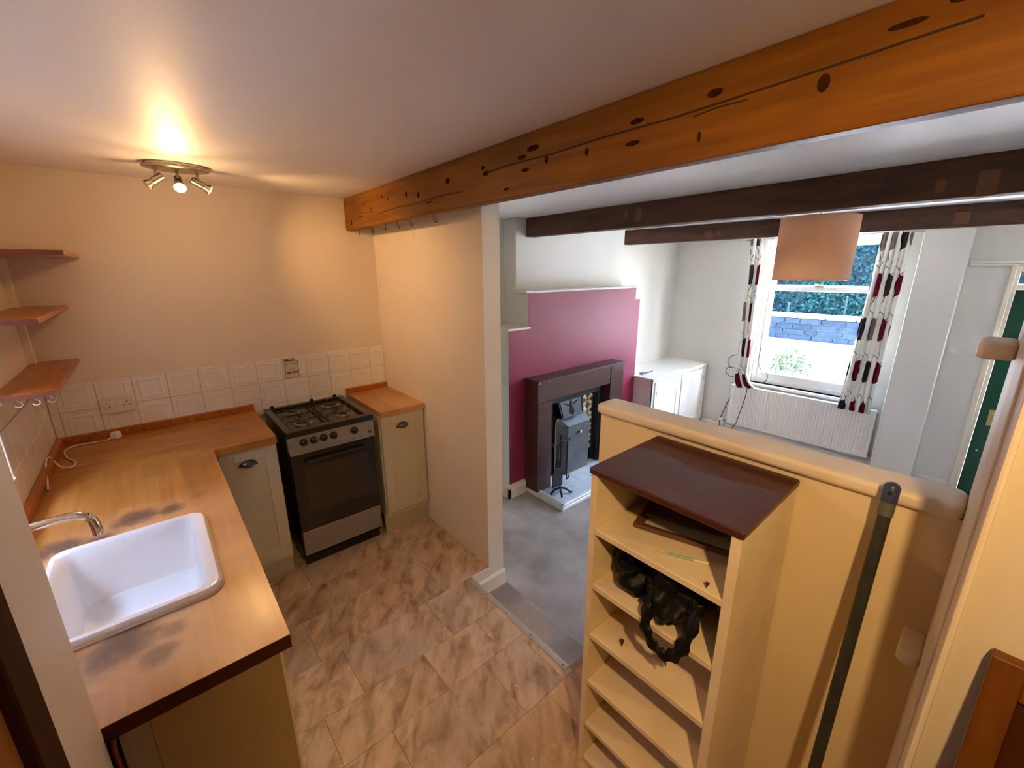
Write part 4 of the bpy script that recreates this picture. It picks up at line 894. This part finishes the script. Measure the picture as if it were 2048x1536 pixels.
# --- hearth
he=thing('hearth','low white-tiled hearth with moulded white wooden edge','hearth',(3.69,-.58,ZF))
HX0,HX1,HY=3.070,4.32,-.815
obj('base',B(HX0,HX1,HY,YB-.001,ZF,HZ-.006),'hearth_joint',he)
prof=[(0,0),(-.022,0),(-.022,.022),(-.016,.030),(-.016,.046),(-.008,.056),(-.006,.070),(.008,.070),(.008,.052),(0,.052)]
obj('edging',MB().prism([(HY+a,ZF+z) for a,z in prof],'x',HX0-.02,HX1+.02),'white_gloss',he)
obj('edging',MB().prism([(HX0+a,ZF+z) for a,z in prof],'y',HY-.02,YB-.002),'white_gloss',he)
obj('edging',MB().prism([(HX1-a,ZF+z) for a,z in prof],'y',HY-.02,YB-.002),'white_gloss',he)
x=HX0+.009
i=0
while x<HX1-.02:
    x1=min(x+.152,HX1-.009); y=HY+.009; 
    while y<-.35:
        y1=min(y+.152,YB-.003)
        # outside the surround legs only
        if not ((x<3.21 or x>4.1) and y1>-.52): obj('tile',B(x+.001,x1-.001,y+.001,y1-.001,HZ-.007,HZ-.001),'hearth_tile',he,bevel=.001)
        y=y1
        if y>YB-.02: break
    x=x1
ck=MB()
for q in ([(3.30,-.60),(3.36,-.66),(3.34,-.72)],[(3.42,-.55),(3.46,-.62),(3.43,-.66)],[(3.3,-.68),(3.35,-.70)],[(3.55,-.52),(3.57,-.6)]):
    ck.tube([(x_,y_,HZ-.0008) for x_,y_ in q],.0012,4)
obj('crazing',ck,'hearth_joint',he)
# --- fire guard (box-shaped screen)
fg=thing('fire_screen','dark grey metal fire guard with brass rim in front of the grate','fire screen',(3.67,-.41,HZ))
def frus(o,i_,yo,yi):
    (x0,x1,z0,z1),(a0,a1,b0,b1)=o,i_
    return MB().add([(x0,yo,z0),(x1,yo,z0),(x1,yo,z1-.05),(x1-.05,yo,z1),(x0+.05,yo,z1),(x0,yo,z1-.05),(a0,yi,b0),(a1,yi,b0),(a1,yi,b1),(a1,yi,b1),(a0,yi,b1),(a0,yi,b1)],
        [(0,1,7,6),(1,2,8,7),(2,3,9,8),(3,4,10,9),(4,5,11,10),(5,0,6,11),(6,7,8,9,10,11)])
o=obj('panel',frus((3.415,3.925,HZ+.002,.335),(3.530,3.860,HZ+.002,.255),-.378,-.452),'screen_grey',fg); md=o.modifiers.new('thickness','SOLIDIFY'); md.thickness=.002
obj('rim',MB().tube([(3.415,-.378,HZ+.003)]+[(3.415,-.378,.285)]+[(3.415+.05*(1-math.cos(a)),-.378,.285+.05*math.sin(a)) for a in (.4,.8,1.2,1.57)]+[(3.875+.05*math.sin(a),-.378,.285+.05*math.cos(a)) for a in (0,.4,.8,1.2,1.57)]+[(3.925,-.378,HZ+.003)],.0052,8),'brass',fg,smooth=True)
obj('knob',MB().lathe([(.006,0),(.006,.010),(.016,.014),(.017,.022),(.010,.028)],(3.70,-.452,.165),(0,-1,0),14),'brass',fg,smooth=True)
obj('bottom_rail',MB().tube([(3.53,-.454,HZ+.006),(3.86,-.454,HZ+.006)],.004,8),'brass',fg)
# --- companion set
cs=thing('companion_set','black iron fireside companion set with shovel and poker on the hearth','fire tools',(3.20,-.665,HZ))
px,py=3.19,-.665
obj('stem',MB().tube([(px,py,HZ+.05),(px,py,.27)],.0075,10).lathe([(.010,0),(.014,.01),(.008,.03),(.013,.045),(.004,.060)],(px,py,.265),n=12),'black_iron',cs,smooth=True)
obj('base',MB().tube(smooth_path([(px-.095,py+.03,HZ+.010),(px-.05,py+.02,HZ+.05),(px,py,HZ+.06),(px+.045,py-.03,HZ+.05),(px+.085,py-.06,HZ+.012),(px+.10,py-.066,HZ+.012)]),.011,8).tube(smooth_path([(px,py,HZ+.06),(px+.045,py+.04,HZ+.05),(px+.085,py+.065,HZ+.010)]),.010,8).tube(smooth_path([(px,py,HZ+.06),(px-.03,py-.045,HZ+.045),(px-.05,py-.075,HZ+.010)]),.010,8),'black_iron',cs,smooth=True)
obj('hanger',MB().tube(smooth_path([(px-.125,py-.01,.270),(px-.112,py-.01,.240),(px-.06,py-.005,.255),(px,py,.270),(px+.05,py-.005,.255),(px+.095,py-.01,.240),(px+.108,py-.01,.268)]),.006,8),'black_iron',cs,smooth=True)
sv=obj('shovel',MB().tube([(px-.075,py-.02,.25),(px-.072,py-.024,.0)],.0055,8),'black_iron',cs)
obj('shovel_blade',MB().prism([(px-.140,-.170),(px-.004,-.170),(px-.002,-.04),(px-.02,.0),(px-.045,.018),(px-.10,.018),(px-.125,.0),(px-.142,-.04)],'y',py-.034,py-.026),'black_iron',sv,bevel=.003)
pk=obj('poker',MB().tube([(px+.075,py-.014,.25),(px+.070,py-.016,-.10),(px+.074,py-.017,-.15),(px+.098,py-.02,-.135),(px+.106,py-.02,-.105)],.0058,8),'black_iron',cs,smooth=True)
obj('brush',MB().tube([(px+.022,py+.045,.25),(px+.022,py+.047,.05)],.0055,8).lathe([(.012,0),(.028,-.02),(.032,-.09),(.036,-.14)],(px+.022,py+.047,.05),n=12),'black_iron',cs,smooth=True)
# --- alcove cupboard
ac=thing('alcove_cupboard','white two-door cupboard built into the window alcove','cupboard',(5.51,-.3,ZF))
YC=-.585
obj('side',B(4.835,4.853,YC,-.002,ZF,.535),'white_gloss',ac)
obj('face_frame',MB().box(4.835,4.875,YC-.004,YC+.015,ZF,.535).box(4.875,6.16,YC-.004,YC+.015,.505,.535).box(4.875,6.16,YC-.004,YC+.015,ZF,ZF+.10).box(5.475,5.51,YC-.004,YC+.015,ZF+.1,.505).box(6.14,6.185,YC-.004,YC+.015,ZF+.1,.535),'white_gloss',ac,bevel=.002)
obj('top',B(4.815,6.198,YC-.024,-.003,.537,.560),'white_gloss',ac,bevel=.008,seg=3)
for a,b,i in ((4.878,5.472,0),(5.513,6.137,1)):
    dz0,dz1=ZF+.103,.502
    d_=obj('door',MB().box(a,a+.075,YC-.018,YC-.001,dz0,dz1).box(b-.075,b,YC-.018,YC-.001,dz0,dz1).box(a+.075,b-.075,YC-.018,YC-.001,dz0,dz0+.075).box(a+.075,b-.075,YC-.018,YC-.001,dz1-.075,dz1).box(a+.074,b-.074,YC-.010,YC-.001,dz0+.074,dz1-.074),'white_gloss',ac,bevel=.002)
    hx=a+.03 if i==0 else b-.03
    obj('moulding',MB().tube([(a+.078,YC-.012,dz0+.078),(b-.078,YC-.012,dz0+.078),(b-.078,YC-.012,dz1-.078),(a+.078,YC-.012,dz1-.078),(a+.078,YC-.012,dz0+.078)],.005,6),'white_gloss',d_)
    obj('hinge',MB().box(hx-.004,hx+.004,YC-.021,YC-.017,.34,.40),'brushed_nickel',d_)
ho=thing('hand_brush','small blue and black hand tool lying on the alcove cupboard','brush',(5.0,-.42,.56))
obj('head',MB().prism(rrect(4.915,5.010,-.395,-.345,.012,3),'z',.561,.580),'blue_plastic',ho,bevel=.004,seg=2)
obj('handle',MB().tube([(5.005,-.375,.571),(5.06,-.39,.573),(5.11,-.40,.576),(5.125,-.40,.590)],[.009,.007,.008,.006],8),'cable_black',ho,smooth=True)
# --- radiator
rd=thing('radiator','white ribbed panel radiator under the living room window','radiator',(6.13,-1.71,-.19))
RY0,RY1,RZ0,RZ1=-2.445,-.965,-.190,.335
rb=[]; nrib=44; 
pitch=(RY1-RY0-.06)/nrib
poly=[(6.175,RY0),(6.175,RY1),(6.125,RY1)]
yy=RY1-.03
poly.append((6.125,yy))
for i in range(nrib):
    a=yy-i*pitch
    poly += [(6.125,a-pitch*.30),(6.115,a-pitch*.42),(6.115,a-pitch*.78),(6.125,a-pitch*.92)]
poly.append((6.125,RY0))
obj('panel',MB().prism(poly,'z',RZ0,RZ1),'rad_white',rd)
obj('top_grille',MB().box(6.12,6.178,RY0,RY1,RZ1,RZ1+.012),'rad_white',rd,bevel=.003)
obj('bottom_seam',MB().tube([(6.122,RY0,RZ0+.012),(6.122,RY1,RZ0+.012)],.008,8),'rad_white',rd)
va=obj('valve',MB().tube([(6.135,RY1,RZ0+.025),(6.135,RY1+.05,RZ0+.025)],.011,10),'brushed_nickel',rd)
obj('valve_head',MB().lathe([(.017,0),(.02,.006),(.018,.045),(.012,.05)],(6.135,RY1+.05,RZ0+.025),(0,1,0),14),'white_plastic',va,smooth=True)
obj('pipe',MB().tube([(6.135,RY1+.03,RZ0+.02),(6.135,RY1+.03,ZF)],.0075,8),'brushed_nickel',rd)
v2=obj('valve',MB().tube([(6.135,RY0,RZ0+.025),(6.135,RY0-.035,RZ0+.025)],.012,10),'brushed_nickel',rd)
obj('bracket',MB().box(6.17,6.198,-2.2,-2.16,RZ0+.05,RZ1-.05).box(6.17,6.198,-1.25,-1.21,RZ0+.05,RZ1-.05),'rad_white',rd)
obj('bleed_valve',MB().lathe([(.011,0),(.011,.02),(.007,.024)],(6.13,RY0,RZ1-.02),(0,-1,0),10),'chrome',rd)
# --- curtain pole & curtains
XP=6.065
cp_=thing('curtain_pole','silver metal curtain pole above the window','curtain pole',(XP,-1.71,2.13))
obj('rod',MB().tube([(XP,-2.455,2.135),(XP,-.970,2.135)],.0095,10),'curtain_pole',cp_,smooth=True)
for y,s_ in ((-2.455,-1),(-.970,1)): obj('finial',MB().lathe([(.010,0),(.017,.004),(.019,.02),(.017,.036),(.008,.042)],(XP,y,2.135),(0,s_,0),14),'curtain_pole',cp_,smooth=True)
for y in (-2.30,-1.14): obj('bracket',MB().tube([(XP,y,2.128),(6.2,y,2.128)],.006,8),'curtain_pole',cp_)
def curtain(label,top,bot,nf,zt,zb,cloth,hook=0,gather=None,u0=0):
    # top/bot: (y0,y1) extents; nf folds
    o_=thing('curtain',label,'curtain',(XP,(top[0]+top[1])/2,zb))
    nu,nv=nf*14,36; vs=[];fs=[];uvs=[]
    for j in range(nv+1):
        v=j/nv; z=zt+(zb-zt)*v
        for i in range(nu+1):
            u=i/nu
            if gather and v>gather: s_=(v-gather)/(1-gather)
            ya=top[0]+(bot[0]-top[0])*v; yb=top[1]+(bot[1]-top[1])*v
            y=ya+(yb-ya)*u
            amp=.030*(.75+.35*math.sin(3*v+u*5))*(1-.25*v)
            x=XP+amp*math.sin(u*nf*2*math.pi+.7*math.sin(3.1*v))+.010*math.sin(v*5+u*9)
            y+=.010*math.sin(u*nf*4*math.pi+v*2)
            if hook: 
                k=max(0,v-.86)/.14; x-=.055*k*math.sin(math.pi*min(k,1)); y-=hook*k*k*(.5+u); z2=z+.03*k*u
            else: z2=z
            vs.append((x,y,z2)); uvs.append((u0+u*cloth, (zt-z)+u0*.35))
    for j in range(nv):
        for i in range(nu): fs.append((j*(nu+1)+i,j*(nu+1)+i+1,(j+1)*(nu+1)+i+1,(j+1)*(nu+1)+i))
    q=obj('cloth',MB().add(vs,fs),'curtain_cloth',o_,smooth=True)
    ul=q.data.uv_layers.new(name='UVMap')
    for lp_ in q.data.loops: ul.data[lp_.index].uv=(10+uvs[lp_.vertex_index][0],10-uvs[lp_.vertex_index][1])
    md=q.modifiers.new('thickness','SOLIDIFY'); md.thickness=.002
    for i in range(nf+1):
        y=top[0]+(top[1]-top[0])*i/nf
        obj('eyelet',MB().tube([(XP+.017*math.cos(a),y,2.135+.017*math.sin(a)) for a in [R(30*k_) for k_ in range(13)]],.0028,6),'curtain_pole',o_,smooth=True)
    return o_
curtain('gathered left curtain with maroon tulip print, twisted at the hem',(-.985,-1.115),(-1.035,-1.165),4,2.165,.330,.52,hook=.075,u0=.33)
curtain('wide right curtain with maroon and grey tulip print',(-2.195,-2.415),(-2.130,-2.400),6,2.165,.315,.84,u0=.05)
# aerial lead behind the left curtain
tag(obj('aerial_lead',MB().tube(smooth_path([(6.185,-.97,.73),(6.17,-.90,.70),(6.17,-.865,.63),(6.17,-.90,.56),(6.18,-.96,.55),(6.17,-.88,.55),(6.17,-.855,.49),(6.175,-.90,.44),(6.185,-.965,.43)]),.004,6),'cable_black',smooth=True),'thin dark coiled lead beside the left curtain','cable')
tag(obj('aerial_lead',MB().tube(smooth_path([(6.15,-1.24,.86),(6.15,-1.235,.70),(6.15,-1.27,.60),(6.16,-1.34,.56),(6.16,-1.36,.48),(6.165,-1.31,.42),(6.16,-1.27,.407)]),.004,6),'cable_black',smooth=True),'dark lead looping over the window sill by the left curtain','cable')
tag(obj('black_cable',MB().tube(smooth_path([(6.185,-.955,.36),(6.188,-.955,.20),(6.188,-.90,.0),(6.186,-.86,-.15),(6.18,-.855,-.235),(6.17,-.86,ZF+.006)]),.005,6),'cable_black',smooth=True),'black cable hanging on the wall left of the radiator','cable')
tag(obj('black_cable',MB().tube(smooth_path([(6.09,-1.16,.345),(6.085,-1.175,.28),(6.083,-1.15,.10),(6.083,-1.12,-.06),(6.083,-1.10,-.16),(6.08,-1.04,-.27),(6.07,-1.0,ZF+.006)]),.005,6),'cable_black',smooth=True),'black cable hanging in front of the radiator below the left curtain','cable')
# --- pendant lamp
PX,PY=3.90,-2.217
pd=thing('pendant_lamp','large beige drum lampshade hanging between the dark beams','lamp',(PX,PY,1.722))
obj('rose',MB().lathe([(.045,0),(.045,-.012),(.03,-.022)],(PX,PY,ZL),n=20),'white_plastic',pd,smooth=True)
obj('cord',MB().tube([(PX,PY,ZL-.02),(PX,PY,2.03)],.003),'brass',pd)
vs=[];fs=[];n=64
for z in (1.722,2.118):
    for i in range(n): a=2*math.pi*i/n; vs.append((PX+.217*math.cos(a),PY+.217*math.sin(a),z))
for i in range(n): fs.append((i,(i+1)%n,n+(i+1)%n,n+i))
o=obj('shade',MB().add(vs,fs),'shade_cloth',pd,smooth=True); md=o.modifiers.new('thickness','SOLIDIFY'); md.thickness=.0025
obj('shade_ring',MB().tube([(PX+.215*math.cos(a),PY+.215*math.sin(a),1.724) for a in [2*math.pi*i/40 for i in range(41)]],.003,6),'white_plastic',pd)
obj('spider',MB().tube([(PX-.21,PY,2.10),(PX+.21,PY,2.10)],.002,5).tube([(PX,PY-.21,2.10),(PX,PY+.21,2.10)],.002,5),'white_plastic',pd)
obj('bulb_holder',MB().lathe([(.018,0),(.020,.06),(.012,.08)],(PX,PY,1.98),n=14),'white_plastic',pd,smooth=True)
obj('bulb',MB().lathe([(.004,-.09),(.022,-.082),(.030,-.055),(.020,-.015),(.014,0)],(PX,PY,1.98),n=16),'white_plastic',pd,smooth=True)

# --- bits of debris
tag(obj('paint_chip',MB().lathe([(.006,0),(.005,.002),(.002,.003)],(2.28,-1.66,ZF+.002),n=7),'white_gloss'),'tiny white chip on the dark carpet','chip')
for i,(x,y,w_) in enumerate(((1.44,-2.02,'near the step'),(1.20,-1.95,'in the middle of the tiles'),(1.30,-2.28,'close to the bookcase'))):
    tag(obj('crumb',MB().lathe([(.004,0),(.0035,.002),(.001,.003)],(x,y,.001),n=6),'white_plastic'),'tiny pale crumb on the kitchen floor '+w_,'crumb','floor crumbs')

# ================================================================== OUTSIDE
struct('ground_garden', MB().hexa([(6.45,-14,-.75),(13.2,-14,-.10),(13.2,14,-.10),(6.45,14,-.75),(6.45,-14,-.45),(13.2,-14,.06),(13.2,14,.06),(6.45,14,-.45)]),'path','bright pale garden path outside the window','ground')
struct('ground_bank', B(13.2,24,-14,14,-.3,.25),'hedge_core','dark planted bank behind the garden wall','ground')
struct('ground_yard', MB().box(-2.2,-.25,-4,2,-.5,-.4),'path','paved back yard outside the kitchen window','ground')
struct('wall_daylight_block', B(-1.1,-.80,-4.5,2.5,-.5,2.45),'daylight_block_stone','added unseen wall limiting daylight at the kitchen window','wall')  # out of view, added to block low daylight from the kitchen window
gw=thing('garden_wall','low grey stone garden wall with pale coping','garden wall',(13.2,0,0))
obj('core',B(13.06,13.5,-9,9,-.1,.60),'mortar',gw)
rs=random.Random(4)
for r in range(4):
    z0=.04+r*.14; y=-4.2-rs.uniform(0,.3)
    while y<4.2:
        wd=rs.uniform(.26,.55); dp=rs.uniform(0,.03)
        obj('stone',B(13.02-dp,13.10,y+.007,y+wd-.007,z0+.007,z0+.133),'stone',gw,bevel=.012)
        y+=wd
y=-4.5
while y<4.5:
    obj('coping_stone',B(12.97,13.56,y+.006,y+.59,.60,.685),'coping',gw,bevel=.02); y+=.6
def leaves(rng,n,fn,sz):
    mb=MB()
    for _ in range(n):
        c,nrm=fn(rng); s_=sz*rng.uniform(.6,1.3); a=rng.uniform(0,6.28)
        nrm=Vector(nrm).normalized(); u=nrm.cross(Vector((.3,.2,1))).normalized(); v=nrm.cross(u); u2=u*math.cos(a)+v*math.sin(a); v2=v*math.cos(a)-u*math.sin(a)
        c=Vector(c); mb.add([c-u2*s_,c-v2*s_*.5+nrm*s_*.15,c+u2*s_,c+v2*s_*.5+nrm*s_*.15],[(0,1,2,3)])
    return mb
hg=thing('hedge','tall dark blue-green hedge behind the garden wall','hedge',(16,0,.25))
obj('core',MB().hexa([(15.0,-11,.25),(18,-11,.25),(18,11,.25),(15.0,11,.25),(16.2,-11,3.9),(18,-11,3.9),(18,11,3.9),(16.2,11,3.9)]),'hedge_core',hg)
def hfn(r):
    z=r.uniform(.25,4.0); y=r.uniform(-6,7); x=15.0+1.2*(z-.25)/3.65-r.uniform(0,.35)-.25*math.sin(y*1.7+z*2.1)*.5
    return (x,y,z),(-1+r.uniform(-.5,.5),r.uniform(-.8,.8),r.uniform(-.3,1.0))
o=obj('foliage',leaves(random.Random(2),34000,hfn,.065),'hedge_leaf',hg); o['kind']='stuff'
for i,y in enumerate((.90,-.40)):
    tag(obj('fence_post',MB().box(14.2,14.24,y-.018,y+.018,.25,1.10-.22*(1-i)).prism([(14.2,1.10-.22*(1-i)),(14.24,1.10-.22*(1-i)),(14.22,1.13-.22*(1-i))],'y',y-.018,y+.018),'post_wood'),('shorter pale fence post at the left','taller pale fence post at the right')[i]+' in front of the hedge','post','fence posts beyond the wall')
bs=thing('garden_bush','small leafy green bush outside the window','bush',(9.0,-.80,-.28))
tr_=MB()
for i in range(7):
    a=i*.9; tr_.tube(smooth_path([(9,-.80,-.27),(9+.06*math.cos(a),-.80+.08*math.sin(a),-.02),(9+.16*math.cos(a),-.80+.22*math.sin(a),.20)],4),[.016]*8+[.006],6)
obj('stems',tr_,'bark',bs)
def bfn(r):
    a=r.uniform(0,6.28); b_=math.acos(r.uniform(-.6,1)); k_=r.uniform(.4,1)
    return (9+.30*k_*math.sin(b_)*math.cos(a),-.80+.36*k_*math.sin(b_)*math.sin(a),.14+.34*k_*math.cos(b_)),(r.uniform(-1,1),r.uniform(-1,1),r.uniform(-.2,1))
o=obj('leaves',leaves(random.Random(5),900,bfn,.036),'bush_leaf',bs); o['kind']='stuff'
